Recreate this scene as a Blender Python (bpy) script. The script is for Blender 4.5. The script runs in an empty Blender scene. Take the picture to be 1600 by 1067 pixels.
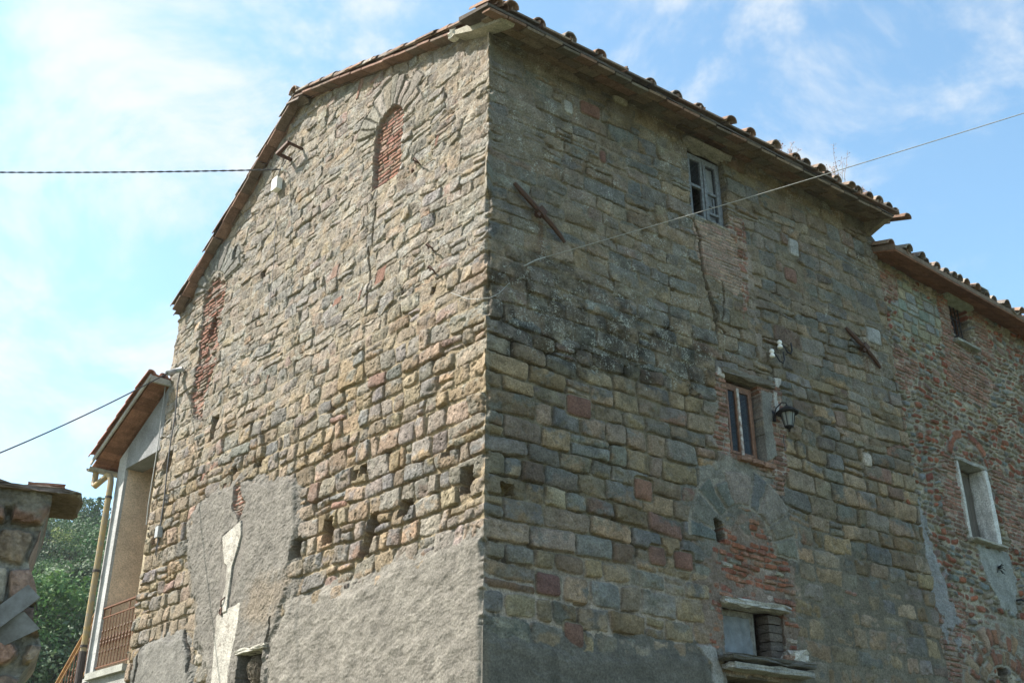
import bpy, math, random
import numpy as np
from mathutils import Vector, Matrix
C = bpy.context.scene.collection
scene = bpy.context.scene
rad = math.radians

# ------------------------------------------------------------------ camera
cam_d = bpy.data.cameras.new("Camera"); cam = bpy.data.objects.new("Camera", cam_d); C.objects.link(cam)
cam.location = (0, 0, 0)                      # eye level is z = 0, the ground lies at z = -1.6
cam.rotation_euler = (rad(90 + 25.746), 0, 0)
cam_d.sensor_width = 36.0; cam_d.lens = 38.03
cam_d.clip_start = 0.05; cam_d.clip_end = 3000
scene.camera = cam

# ------------------------------------------------------------------ sun, sky, exposure
SUN_EL, SUN_AZ = 46.0, -88.0                  # azimuth from +Y towards +X
world = bpy.data.worlds.new("World"); scene.world = world; world.use_nodes = True
sun_d = bpy.data.lights.new("Sun", 'SUN'); sun = bpy.data.objects.new("Sun", sun_d); C.objects.link(sun)
sdir = Vector((math.sin(rad(SUN_AZ))*math.cos(rad(SUN_EL)), math.cos(rad(SUN_AZ))*math.cos(rad(SUN_EL)), math.sin(rad(SUN_EL))))
sun.rotation_euler = sdir.to_track_quat('Z', 'Y').to_euler()
sun.location = (-20, 0, 30)
sun_d.energy = 5.0; sun_d.angle = rad(0.5); sun_d.color = (1.0, 0.94, 0.855)
scene.view_settings.view_transform = 'Standard'; scene.view_settings.look = 'None'
scene.view_settings.exposure = 1.3; scene.view_settings.gamma = 1.0

def build_world():
    nt = world.node_tree; N = nt.nodes; L = nt.links
    N.clear()
    out = N.new('ShaderNodeOutputWorld'); bg = N.new('ShaderNodeBackground')
    sky = N.new('ShaderNodeTexSky'); sky.sky_type = 'NISHITA'; sky.sun_disc = False
    sky.sun_elevation = rad(SUN_EL); sky.sun_rotation = rad(SUN_AZ)
    sky.altitude = 200; sky.air_density = 1.0; sky.dust_density = 1.6; sky.ozone_density = 1.2
    tc = N.new('ShaderNodeTexCoord')
    sep = N.new('ShaderNodeSeparateXYZ'); L.new(tc.outputs['Generated'], sep.inputs[0])
    mz = N.new('ShaderNodeMath'); mz.operation = 'ADD'; mz.inputs[1].default_value = 0.45; L.new(sep.outputs['Z'], mz.inputs[0])
    mx = N.new('ShaderNodeMath'); mx.operation = 'MAXIMUM'; mx.inputs[1].default_value = 0.02; L.new(mz.outputs[0], mx.inputs[0])
    dx = N.new('ShaderNodeMath'); dx.operation = 'DIVIDE'; L.new(sep.outputs['X'], dx.inputs[0]); L.new(mx.outputs[0], dx.inputs[1])
    dy = N.new('ShaderNodeMath'); dy.operation = 'DIVIDE'; L.new(sep.outputs['Y'], dy.inputs[0]); L.new(mx.outputs[0], dy.inputs[1])
    cmb = N.new('ShaderNodeCombineXYZ'); L.new(dx.outputs[0], cmb.inputs[0]); L.new(dy.outputs[0], cmb.inputs[1])
    mp = N.new('ShaderNodeMapping'); mp.inputs['Rotation'].default_value = (0, 0, rad(25)); mp.inputs['Location'].default_value = (15.866802,16.439081,0.4); mp.inputs['Scale'].default_value = (1.0, 1.0, 1.0)
    L.new(cmb.outputs[0], mp.inputs[0])
    n1 = N.new('ShaderNodeTexNoise'); n1.inputs['Scale'].default_value = 5.6; n1.inputs['Detail'].default_value = 9; n1.inputs['Roughness'].default_value = 0.62; n1.inputs['Distortion'].default_value = 0.35
    L.new(mp.outputs[0], n1.inputs['Vector'])
    n2 = N.new('ShaderNodeTexNoise'); n2.inputs['Scale'].default_value = 0.7; n2.inputs['Detail'].default_value = 3
    L.new(mp.outputs[0], n2.inputs['Vector'])
    # cover grows towards the sun side (the west)
    cv = N.new('ShaderNodeMath'); cv.operation = 'MULTIPLY_ADD'; cv.inputs[1].default_value = -0.13; cv.inputs[2].default_value = 0.018; L.new(dx.outputs[0], cv.inputs[0])
    cl = N.new('ShaderNodeMath'); cl.operation = 'MINIMUM'; cl.inputs[1].default_value = 0.11; L.new(cv.outputs[0], cl.inputs[0])
    a1 = N.new('ShaderNodeMath'); a1.operation = 'MULTIPLY_ADD'; a1.inputs[1].default_value = 0.22; L.new(n2.outputs['Fac'], a1.inputs[0]); L.new(n1.outputs['Fac'], a1.inputs[2])
    a2 = N.new('ShaderNodeMath'); a2.operation = 'ADD'; L.new(a1.outputs[0], a2.inputs[0]); L.new(cl.outputs[0], a2.inputs[1])
    mr = N.new('ShaderNodeMapRange'); mr.interpolation_type = 'SMOOTHSTEP'
    mr.inputs['From Min'].default_value = 0.55; mr.inputs['From Max'].default_value = 0.82; mr.inputs['To Min'].default_value = 0.0; mr.inputs['To Max'].default_value = 0.95
    L.new(a2.outputs[0], mr.inputs['Value'])
    hs = N.new('ShaderNodeHueSaturation'); hs.inputs['Saturation'].default_value = 0.95; hs.inputs['Value'].default_value = 1.0
    L.new(sky.outputs[0], hs.inputs['Color'])
    gm = N.new('ShaderNodeMixRGB'); gm.blend_type = 'MULTIPLY'; gm.inputs[0].default_value = 1.0; gm.inputs[2].default_value = (SKYTINT)
    L.new(hs.outputs[0], gm.inputs[1])
    mix = N.new('ShaderNodeMixRGB'); L.new(mr.outputs[0], mix.inputs[0]); L.new(gm.outputs[0], mix.inputs[1]); mix.inputs[2].default_value = (CLOUDCOL)
    L.new(mix.outputs[0], bg.inputs['Color']); bg.inputs['Strength'].default_value = 0.10
    L.new(bg.outputs[0], out.inputs['Surface'])
SKYTINT = (1.12, 1.41, 1.36, 1); CLOUDCOL = (4.0, 4.15, 4.2, 1)
build_world()

# ------------------------------------------------------------------ frames of the three walls (metres)
def azv(a): return np.array([math.sin(rad(a)), math.cos(rad(a)), 0.0])
CORNER = 10.5 * azv(-1.5)                     # the near corner of the stone house, at eye level
GROUND = -1.6
DL, DR, DA = azv(-42.2), azv(55.2), azv(51.0)
NL = -np.array([DL[1], -DL[0], 0]); NR = np.array([DR[1], -DR[0], 0]); NA = np.array([DA[1], -DA[0], 0])
ANNEX = CORNER + DR*7.28 - NR*0.06
UPV = np.array([0, 0, 1.0])
class Frame:
    def __init__(s, o, d, n): s.o, s.d, s.n = o, d, n
    def __call__(s, u, z, off=0.0): return s.o + s.d*u + s.n*off + UPV*z
FL, FR, FA = Frame(CORNER, DL, NL), Frame(CORNER, DR, NR), Frame(ANNEX, DA, NA)

# ------------------------------------------------------------------ object helpers
def tag(o, label=None, cat=None, group=None, kind=None):
    if label: o['label'] = label
    if cat: o['category'] = cat
    if group: o['group'] = group
    if kind: o['kind'] = kind
    return o
def thing(name, loc, label, cat, group=None):
    o = bpy.data.objects.new(name, None); C.objects.link(o); o.location = [float(c) for c in loc]; o.empty_display_size = 0.2
    return tag(o, label, cat, group)
def root_loc(o):
    p = Vector((0, 0, 0))
    while o: p += o.location; o = o.parent
    return np.array(p)
def link_mesh(name, me, mat, parent=None, loc=None):
    o = bpy.data.objects.new(name, me); C.objects.link(o)
    if mat: me.materials.append(mat)
    if parent: o.parent = parent
    elif loc is not None: o.location = [float(c) for c in loc]
    return o
def raw_mesh(name, co, quads, cols=None, smooth=False):
    me = bpy.data.meshes.new(name)
    n, f = len(co), len(quads)
    me.vertices.add(n); me.vertices.foreach_set('co', np.asarray(co, np.float32).ravel())
    me.loops.add(f*4); me.loops.foreach_set('vertex_index', np.asarray(quads, np.int32).ravel())
    me.polygons.add(f); me.polygons.foreach_set('loop_start', np.arange(0, f*4, 4, dtype=np.int32))
    try: me.polygons.foreach_set('loop_total', np.full(f, 4, np.int32))
    except Exception: pass
    me.polygons.foreach_set('use_smooth', np.full(f, smooth))
    if cols is not None:
        at = me.color_attributes.new('Col', 'FLOAT_COLOR', 'POINT')
        at.data.foreach_set('color', np.asarray(cols, np.float32).ravel())
    me.update(calc_edges=True); me.validate()
    return me
def unit(v): v = np.asarray(v, float); return v/np.linalg.norm(v)
class MB:
    """collects shapes (world metres) and links them as one mesh object"""
    def __init__(s): s.v, s.f, s.c = [], [], []
    def add(s, vs, fs, col=(1, 1, 1, 0)):
        b = len(s.v); s.v += [tuple(map(float, p)) for p in vs]; s.f += [tuple(b+i for i in q) for q in fs]
        col = tuple(col) if len(col) == 4 else tuple(col)+(0,)
        s.c += [col]*len(vs)
    def box(s, c, ax, ay, az_, col=(1, 1, 1), taper=1.0):
        c, ax, ay, az_ = map(np.asarray, (c, ax, ay, az_)); vs = []
        for k in (-1, 1):
            t = taper if k > 0 else 1.0
            for j, i in ((-1, -1), (-1, 1), (1, 1), (1, -1)): vs.append(c+ax*i*t+ay*j*t+az_*k)
        s.add(vs, [(0, 3, 2, 1), (4, 5, 6, 7), (0, 1, 5, 4), (1, 2, 6, 5), (2, 3, 7, 6), (3, 0, 4, 7)], col)
    def rough_box(s, c, ax, ay, az_, col, rng, j=0.006, n=4):
        """box with subdivided, jittered, chipped faces"""
        c, ax, ay, az_ = map(lambda a: np.asarray(a, float), (c, ax, ay, az_)); idx = {}; vs = []; fs = []
        def vid(i, jj, k):
            key = (i, jj, k)
            if key not in idx:
                p = np.array([i, jj, k])/n*2-1.0
                q = p.copy(); m = np.abs(p) > .99
                if m.sum() >= 2: q *= 1-0.03*m.sum()*rng.random()
                idx[key] = len(vs); vs.append(c+ax*q[0]+ay*q[1]+az_*q[2]+rng.normal(0, j, 3))
            return idx[key]
        for a in range(n):
            for b in range(n):
                for k, fl in ((0, 1), (n, 0)):
                    for o in range(3):
                        def mk(a_, b_):
                            t = [0, 0, 0]; t[o] = k; t[(o+1) % 3] = a_; t[(o+2) % 3] = b_; return vid(*t)
                        q = (mk(a, b), mk(a+1, b), mk(a+1, b+1), mk(a, b+1)); fs.append(q[::-1] if fl else q)
        s.add(vs, fs, col)
    def prism(s, poly, d, col=(1, 1, 1)):
        """closed polygon (3-D points) pushed along d"""
        poly = [np.asarray(p, float) for p in poly]; n = len(poly); d = np.asarray(d, float)
        s.add(poly+[p+d for p in poly], [tuple(range(n))[::-1], tuple(range(n, 2*n))]+[(i, (i+1) % n, (i+1) % n+n, i+n) for i in range(n)], col)
    def tube(s, path, r, n=8, col=(1, 1, 1), cap=True):
        path = [np.asarray(p, float) for p in path]; m = len(path)
        rs = r if hasattr(r, '__len__') else [r]*m
        t0 = unit(path[1]-path[0]); a = unit(np.cross(t0, UPV if abs(t0[2]) < .9 else (1, 0, 0))); vs = []
        for i, p in enumerate(path):
            t = unit(path[min(i+1, m-1)]-path[max(i-1, 0)]); a = unit(a-t*a.dot(t)); b = np.cross(t, a)
            vs += [p+(a*math.cos(2*math.pi*k/n)+b*math.sin(2*math.pi*k/n))*rs[i] for k in range(n)]
        fs = [(i*n+k, i*n+(k+1) % n, (i+1)*n+(k+1) % n, (i+1)*n+k) for i in range(m-1) for k in range(n)]
        if cap: fs += [tuple(range(n))[::-1], tuple(range((m-1)*n, m*n))]
        s.add(vs, fs, col)
    def lathe(s, c, prof, n=12, col=(1, 1, 1), ax=UPV):
        ax = unit(ax); a = unit(np.cross(ax, (1, 0, 0) if abs(ax[0]) < .9 else (0, 1, 0))); b = np.cross(ax, a); c = np.asarray(c, float); vs = []
        for r, z in prof: vs += [c+ax*z+(a*math.cos(2*math.pi*k/n)+b*math.sin(2*math.pi*k/n))*r for k in range(n)]
        m = len(prof)
        s.add(vs, [(i*n+k, i*n+(k+1) % n, (i+1)*n+(k+1) % n, (i+1)*n+k) for i in range(m-1) for k in range(n)]+[tuple(range(n))[::-1], tuple(range((m-1)*n, m*n))], col)
    def coppo(s, p, dn, side, up, length, r0, r1, col, th=0.014, hump=1, n=7, rng=None):
        """barrel tile: starts at p (its upper end), runs along dn; half pipe with thickness"""
        vs = []; jit = (lambda: rng.normal(0, .0025)) if rng is not None else (lambda: 0)
        for e, (q, r) in enumerate(((p, r0), (np.asarray(p)+np.asarray(dn)*length, r1))):
            for rr in (r, r-th):
                for k in range(n+1):
                    a = math.pi*k/n
                    vs.append(q+np.asarray(side)*(math.cos(a)*rr)+np.asarray(up)*(math.sin(a)*rr*hump+jit()))
        m = n+1; fs = []
        for k in range(n):
            fs.append((k, k+1, 2*m+k+1, 2*m+k)); fs.append((m+k+1, m+k, 3*m+k, 3*m+k+1))
            fs.append((2*m+k, 2*m+k+1, 3*m+k+1, 3*m+k)); fs.append((k+1, k, m+k, m+k+1))
        fs.append((0, 2*m, 3*m, m)); fs.append((n, m+n, 3*m+n, 2*m+n))
        s.add(vs, fs, col)
    def build(s, name, mat, parent=None, loc=None, smooth=False):
        o0 = root_loc(parent) if parent else (np.asarray(loc, float) if loc is not None else np.zeros(3))
        me = bpy.data.meshes.new(name)
        me.from_pydata([tuple(np.array(p)-o0) for p in s.v], [], s.f)
        at = me.color_attributes.new('Col', 'FLOAT_COLOR', 'POINT'); at.data.foreach_set('color', np.asarray(s.c, np.float32).ravel())
        if smooth: me.polygons.foreach_set('use_smooth', [True]*len(me.polygons))
        me.update()
        return link_mesh(name, me, mat, parent, loc)

# ------------------------------------------------------------------ materials
def base_mat(name):
    m = bpy.data.materials.new(name); m.use_nodes = True; nt = m.node_tree
    return m, nt, nt.nodes, nt.links, nt.nodes['Principled BSDF']
def noise_node(N, L, vec, scale, detail=5, rough=.6):
    n = N.new('ShaderNodeTexNoise'); n.inputs['Scale'].default_value = scale; n.inputs['Detail'].default_value = detail; n.inputs['Roughness'].default_value = rough
    L.new(vec, n.inputs['Vector']); return n
def ramp(N, L, src, a, b, lo, hi):
    r = N.new('ShaderNodeMapRange'); r.inputs['From Min'].default_value = a; r.inputs['From Max'].default_value = b; r.inputs['To Min'].default_value = lo; r.inputs['To Max'].default_value = hi
    L.new(src, r.inputs['Value']); return r
def attr_mat(name, rough=.95, fine=60, coarse=6, amt=.45, bump=.6, dist=.006, lichen=(0.42, 0.43, 0.39), pits=True, spec=.15):
    """colour from the mesh's own Col attribute, varied by noise; its alpha says how much pale lichen grows there"""
    m, nt, N, L, b = base_mat(name)
    tc = N.new('ShaderNodeTexCoord'); vec = tc.outputs['Object']
    at = N.new('ShaderNodeAttribute'); at.attribute_name = 'Col'
    nf = noise_node(N, L, vec, fine, 6, .7); nc = noise_node(N, L, vec, coarse, 4, .6)
    r1 = ramp(N, L, nf.outputs['Fac'], .3, .7, 1-amt, 1+amt); r2 = ramp(N, L, nc.outputs['Fac'], .3, .7, 1-amt*.6, 1+amt*.6)
    mu = N.new('ShaderNodeMath'); mu.operation = 'MULTIPLY'; L.new(r1.outputs[0], mu.inputs[0]); L.new(r2.outputs[0], mu.inputs[1])
    vm = N.new('ShaderNodeVectorMath'); vm.operation = 'SCALE'; L.new(at.outputs['Color'], vm.inputs[0]); L.new(mu.outputs[0], vm.inputs['Scale'])
    nl = noise_node(N, L, vec, 42, 7, .75); nl2 = noise_node(N, L, vec, 7, 3, .6)
    s1 = N.new('ShaderNodeMath'); s1.operation = 'MULTIPLY_ADD'; s1.inputs[1].default_value = .5; L.new(nl2.outputs['Fac'], s1.inputs[0]); L.new(nl.outputs['Fac'], s1.inputs[2])
    s2 = N.new('ShaderNodeMath'); s2.operation = 'MULTIPLY_ADD'; s2.inputs[1].default_value = .3; L.new(at.outputs['Alpha'], s2.inputs[0]); L.new(s1.outputs[0], s2.inputs[2])
    lm = ramp(N, L, s2.outputs[0], 1.02, 1.12, 0, .75)
    mx = N.new('ShaderNodeMixRGB'); L.new(lm.outputs[0], mx.inputs[0]); L.new(vm.outputs[0], mx.inputs[1]); mx.inputs[2].default_value = (*lichen, 1)
    L.new(mx.outputs[0], b.inputs['Base Color'])
    b.inputs['Roughness'].default_value = rough; b.inputs['Specular IOR Level'].default_value = spec
    h = nf.outputs['Fac']
    if pits:
        n3 = noise_node(N, L, vec, 26, 8, .75)
        pr = ramp(N, L, n3.outputs['Fac'], .32, .5, 0, 1)
        ad = N.new('ShaderNodeMath'); ad.operation = 'MULTIPLY_ADD'; ad.inputs[1].default_value = .9; L.new(pr.outputs[0], ad.inputs[0]); L.new(nf.outputs['Fac'], ad.inputs[2]); h = ad.outputs[0]
    bp = N.new('ShaderNodeBump'); bp.inputs['Strength'].default_value = bump; bp.inputs['Distance'].default_value = dist
    sr = ramp(N, L, at.outputs['Alpha'], -1, 0, bump*.12, bump); L.new(sr.outputs[0], bp.inputs['Strength'])   # smooth render: alpha below zero
    L.new(h, bp.inputs['Height']); L.new(bp.outputs[0], b.inputs['Normal'])
    return m
def plain_mat(name, col, rough=.6, var=.25, scale=20, bump=.2, metal=0.0, spec=.3, col2=None, stretch=None, dist=.004):
    m, nt, N, L, b = base_mat(name)
    tc = N.new('ShaderNodeTexCoord'); mp = N.new('ShaderNodeMapping'); L.new(tc.outputs['Object'], mp.inputs[0])
    if stretch: mp.inputs['Scale'].default_value = stretch
    n = noise_node(N, L, mp.outputs[0], scale, 6, .65)
    mx = N.new('ShaderNodeMixRGB'); c2 = col2 or tuple(c*(1-var*1.3) for c in col); c1 = col if col2 else tuple(min(1, c*(1+var)) for c in col)
    r = ramp(N, L, n.outputs['Fac'], .35, .65, 0, 1); L.new(r.outputs[0], mx.inputs[0]); mx.inputs[1].default_value = (*c1, 1); mx.inputs[2].default_value = (*c2, 1)
    L.new(mx.outputs[0], b.inputs['Base Color']); b.inputs['Roughness'].default_value = rough; b.inputs['Metallic'].default_value = metal; b.inputs['Specular IOR Level'].default_value = spec
    bp = N.new('ShaderNodeBump'); bp.inputs['Strength'].default_value = bump; bp.inputs['Distance'].default_value = dist; L.new(n.outputs['Fac'], bp.inputs['Height']); L.new(bp.outputs[0], b.inputs['Normal'])
    return m
M_WALL = attr_mat('weathered_masonry', fine=48, amt=.42, bump=.8, dist=.008)
M_TILE = attr_mat('terracotta_tile', fine=45, coarse=8, amt=.4, bump=.4, dist=.004, lichen=(.33, .33, .29), pits=False)
M_WOODGREY = plain_mat('grey_old_wood', (.25, .24, .22), .85, .35, 14, .7, col2=(.08, .07, .06), stretch=(1, 1, 1))
M_WOODBLUE = plain_mat('blue_grey_paint', (.20, .215, .235), .7, .25, 25, .4, col2=(.09, .095, .10))
M_WOODBROWN = plain_mat('brown_window_wood', (.17, .085, .05), .6, .3, 25, .4)
M_WOODPALE = plain_mat('peeling_white_wood', (.55, .54, .52), .7, .3, 18, .5, col2=(.2, .13, .1))
M_IRON = plain_mat('rusty_dark_iron', (.055, .04, .034), .7, .4, 40, .6, .3, col2=(.11, .05, .03))
M_BLACKIRON = plain_mat('black_iron', (.025, .025, .027), .5, .2, 40, .3, .4)
M_RUSTRAIL = plain_mat('rust_brown_paint', (.19, .09, .045), .55, .3, 30, .4, col2=(.12, .05, .03))
M_WHITEPL = plain_mat('white_plastic', (.72, .72, .70), .5, .1, 30, .05)
M_PORCELAIN = plain_mat('white_porcelain', (.75, .75, .73), .25, .06, 30, .05)
M_PVC = plain_mat('grey_plastic_pipe', (.33, .34, .35), .5, .15, 30, .1)
M_CABLE = plain_mat('dark_cable', (.06, .06, .065), .6, .2, 60, .1)
M_CABLEPALE = plain_mat('pale_grey_cable', (.30, .30, .285), .6, .2, 60, .1)
M_DARKROOM = plain_mat('dim_room_plaster', (.10, .095, .09), .95, .2, 6, .1)
M_PIPEYELLOW = plain_mat('worn_yellow_paint', (.36, .25, .09), .5, .25, 9, .25, col2=(.22, .19, .15))
M_PIPEDARK = plain_mat('dark_brown_iron_pipe', (.06, .045, .04), .6, .3, 20, .3)
M_GUTTER = plain_mat('weathered_gutter', (.30, .29, .25), .6, .25, 14, .3)
def glass(name, tint, rough=.06):
    m, nt, N, L, b = base_mat(name)
    b.inputs['Base Color'].default_value = (*tint, 1); b.inputs['Roughness'].default_value = rough; b.inputs['Specular IOR Level'].default_value = .32
    tc = N.new('ShaderNodeTexCoord'); n = noise_node(N, L, tc.outputs['Object'], 5, 2, .5)
    bp = N.new('ShaderNodeBump'); bp.inputs['Strength'].default_value = .05; bp.inputs['Distance'].default_value = .02; L.new(n.outputs['Fac'], bp.inputs['Height']); L.new(bp.outputs[0], b.inputs['Normal'])
    tr = N.new('ShaderNodeBsdfTransparent'); ms = N.new('ShaderNodeMixShader'); ms.inputs[0].default_value = .28
    L.new(tr.outputs[0], ms.inputs[1]); L.new(b.outputs[0], ms.inputs[2]); L.new(ms.outputs[0], N['Material Output'].inputs['Surface'])
    return m
M_GLASS = glass('old_window_glass', (.03, .035, .04))
M_CURTAIN = plain_mat('pale_curtain_cloth', (.72, .76, .78), .9, .12, 8, .2)
M_SHEET = plain_mat('cloudy_plastic_sheet', (.17, .18, .195), .45, .2, 10, .7, dist=.02)

# ------------------------------------------------------------------ masonry: a height field per wall face
def _hash(ix, iy, seed):
    h = (ix.astype(np.int64)*374761393 + iy.astype(np.int64)*668265263 + seed*1442695041) & 0xFFFFFFFF
    h = ((h ^ (h >> 13))*1274126177) & 0xFFFFFFFF
    h = (h ^ (h >> 16)) & 0xFFFFFFFF
    h = (h*2246822519) & 0xFFFFFFFF
    return ((h ^ (h >> 15)) & 0xFFFFFF)/float(0xFFFFFF)
def vnoise(x, y, seed):
    ix, iy = np.floor(x), np.floor(y); fx, fy = x-ix, y-iy
    fx = fx*fx*(3-2*fx); fy = fy*fy*(3-2*fy); ix = ix.astype(np.int64); iy = iy.astype(np.int64)
    a, b, c, d = _hash(ix, iy, seed), _hash(ix+1, iy, seed), _hash(ix, iy+1, seed), _hash(ix+1, iy+1, seed)
    return ((a*(1-fx)+b*fx)*(1-fy)+(c*(1-fx)+d*fx)*fy)*2-1
def fbm(x, y, seed, octv=4, gain=.5):
    t = 0; a = 1.0; n = 0
    for k in range(octv): t = t+a*vnoise(x*2**k+k*17.3, y*2**k-k*9.1, seed+k*31); n += a; a *= gain
    return t/n
def sstep(a, b, x): t = np.clip((x-a)/(b-a), 0, 1); return t*t*(3-2*t)
def rnd(sid, ch): return _hash(sid.astype(np.int64), np.full(sid.shape, ch, np.int64), 77)
def lerp(a, b, t): return a+(b-a)*t
def poly_sd(u, v, poly):
    """signed distance, positive inside"""
    d = np.full(u.shape, 1e9); ins = np.zeros(u.shape, bool); n = len(poly)
    for i in range(n):
        (x0, y0), (x1, y1) = poly[i], poly[(i+1) % n]; ex, ey = x1-x0, y1-y0
        t = np.clip(((u-x0)*ex+(v-y0)*ey)/(ex*ex+ey*ey+1e-12), 0, 1)
        d = np.minimum(d, np.hypot(u-x0-t*ex, v-y0-t*ey))
        c = ((y0 > v) != (y1 > v)) & (u < ex*(v-y0)/(ey if abs(ey) > 1e-9 else 1e-9)+x0); ins ^= c
    return np.where(ins, d, -d)
def line_d(u, v, pts):
    d = np.full(u.shape, 1e9)
    for (x0, y0), (x1, y1) in zip(pts[:-1], pts[1:]):
        ex, ey = x1-x0, y1-y0; t = np.clip(((u-x0)*ex+(v-y0)*ey)/(ex*ex+ey*ey+1e-12), 0, 1)
        d = np.minimum(d, np.hypot(u-x0-t*ex, v-y0-t*ey))
    return d
def edges_from(lo, hi, a, b, seed):
    r = np.random.default_rng(seed); e = [lo]
    while e[-1] < hi: e.append(e[-1]+r.uniform(a, b))
    return np.array(e)
def coursed(u, v, vedges, wa, wb, seed, gap=(.005, .014), radius=(.02, .06), wob=1.0, split=.1, skew=.12, tilt=.05, u0=-.5, u1=12, quoin=-1):
    """lays stones in courses; returns distance inside the stone, its id and its local coordinates"""
    vw = v + wob*(.034*vnoise(u*.7, v*.6, seed)+.009*vnoise(u*2.6, v*2.6, seed+1)+.006*vnoise(u*13, v*13, seed+2))
    calm = 1.0 if quoin < 0 else sstep(0, .5, u)
    uw = u + calm*wob*(.018*vnoise(u*2.2, v*2.4, seed+3)+.007*vnoise(u*12, v*12, seed+4))
    ci = np.clip(np.searchsorted(vedges, vw)-1, 0, len(vedges)-2)
    E0 = np.zeros(u.shape); E1 = np.zeros(u.shape); sid = np.zeros(u.shape, np.int64)
    order = np.argsort(ci, axis=None, kind='stable'); cf = ci.ravel()[order]; bounds = np.searchsorted(cf, np.arange(len(vedges)))
    uf = uw.ravel(); e0f, e1f, sf = E0.ravel(), E1.ravel(), sid.ravel()
    for k in range(len(vedges)-1):
        idx = order[bounds[k]:bounds[k+1]]
        if len(idx) == 0: continue
        r = np.random.default_rng(seed*1000+k); e = [u0-r.uniform(0, wb)]
        if quoin >= 0: e = [-.012, (r.uniform(.48, .66) if (k+quoin) % 2 else r.uniform(.22, .32))]
        first = True
        while e[-1] < u1:
            w = r.uniform(wa, wb)
            if r.random() < .18: w *= .6
            if r.random() < .12: w *= 1.3
            e.append(e[-1]+w)
        e = np.array(e); j = np.clip(np.searchsorted(e, uf[idx])-1, 0, len(e)-2)
        e0f[idx], e1f[idx] = e[j], e[j+1]; sf[idx] = k*1000+j*4
    V0, V1 = vedges[ci], vedges[ci+1]
    sp = rnd(sid, 1) < split; fr = .35+.3*rnd(sid, 2); vm = V0+(V1-V0)*fr; up = vw > vm
    V0 = np.where(sp & up, vm, V0); V1 = np.where(sp & ~up, vm, V1); sid = sid+np.where(sp & up, 1, 0)
    x = uw-(E0+E1)/2; y = vw-(V0+V1)/2
    x = x+(rnd(sid, 3)-.5)*2*skew*y*calm; y = y+(rnd(sid, 4)-.5)*2*tilt*x
    g = gap[0]+(gap[1]-gap[0])*rnd(sid, 5)
    hw = np.maximum((E1-E0)/2-g, .01); hh = np.maximum((V1-V0)/2-g*(.6+.8*rnd(sid, 6)), .008)
    rr = np.minimum(radius[0]+(radius[1]-radius[0])*rnd(sid, 7), np.minimum(hw, hh)*.95)
    qx, qy = np.abs(x)-hw+rr, np.abs(y)-hh+rr
    d = rr-np.hypot(np.maximum(qx, 0), np.maximum(qy, 0))-np.minimum(np.maximum(qx, qy), 0)
    d = d-.016*np.maximum(0, vnoise(u*9+5, v*9, seed+8))*sstep(0, .8, np.abs(x/hw*y/hh))
    return d, sid, x/np.maximum(hw, .02), y/np.maximum(hh, .02)
def palette(sid, cols, probs, ch, vary=.18):
    cols = np.array(cols, float); cum = np.cumsum(probs)/np.sum(probs)
    k = np.searchsorted(cum, rnd(sid, ch)); k = np.clip(k, 0, len(cols)-1)
    c = cols[k]*(1-vary+2*vary*rnd(sid, ch+1))[..., None]
    return c*(1+np.stack([(rnd(sid, ch+2)-.5)*.14, (rnd(sid, ch+3)-.5)*.05, (rnd(sid, ch+4)-.5)*.14], -1))
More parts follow.
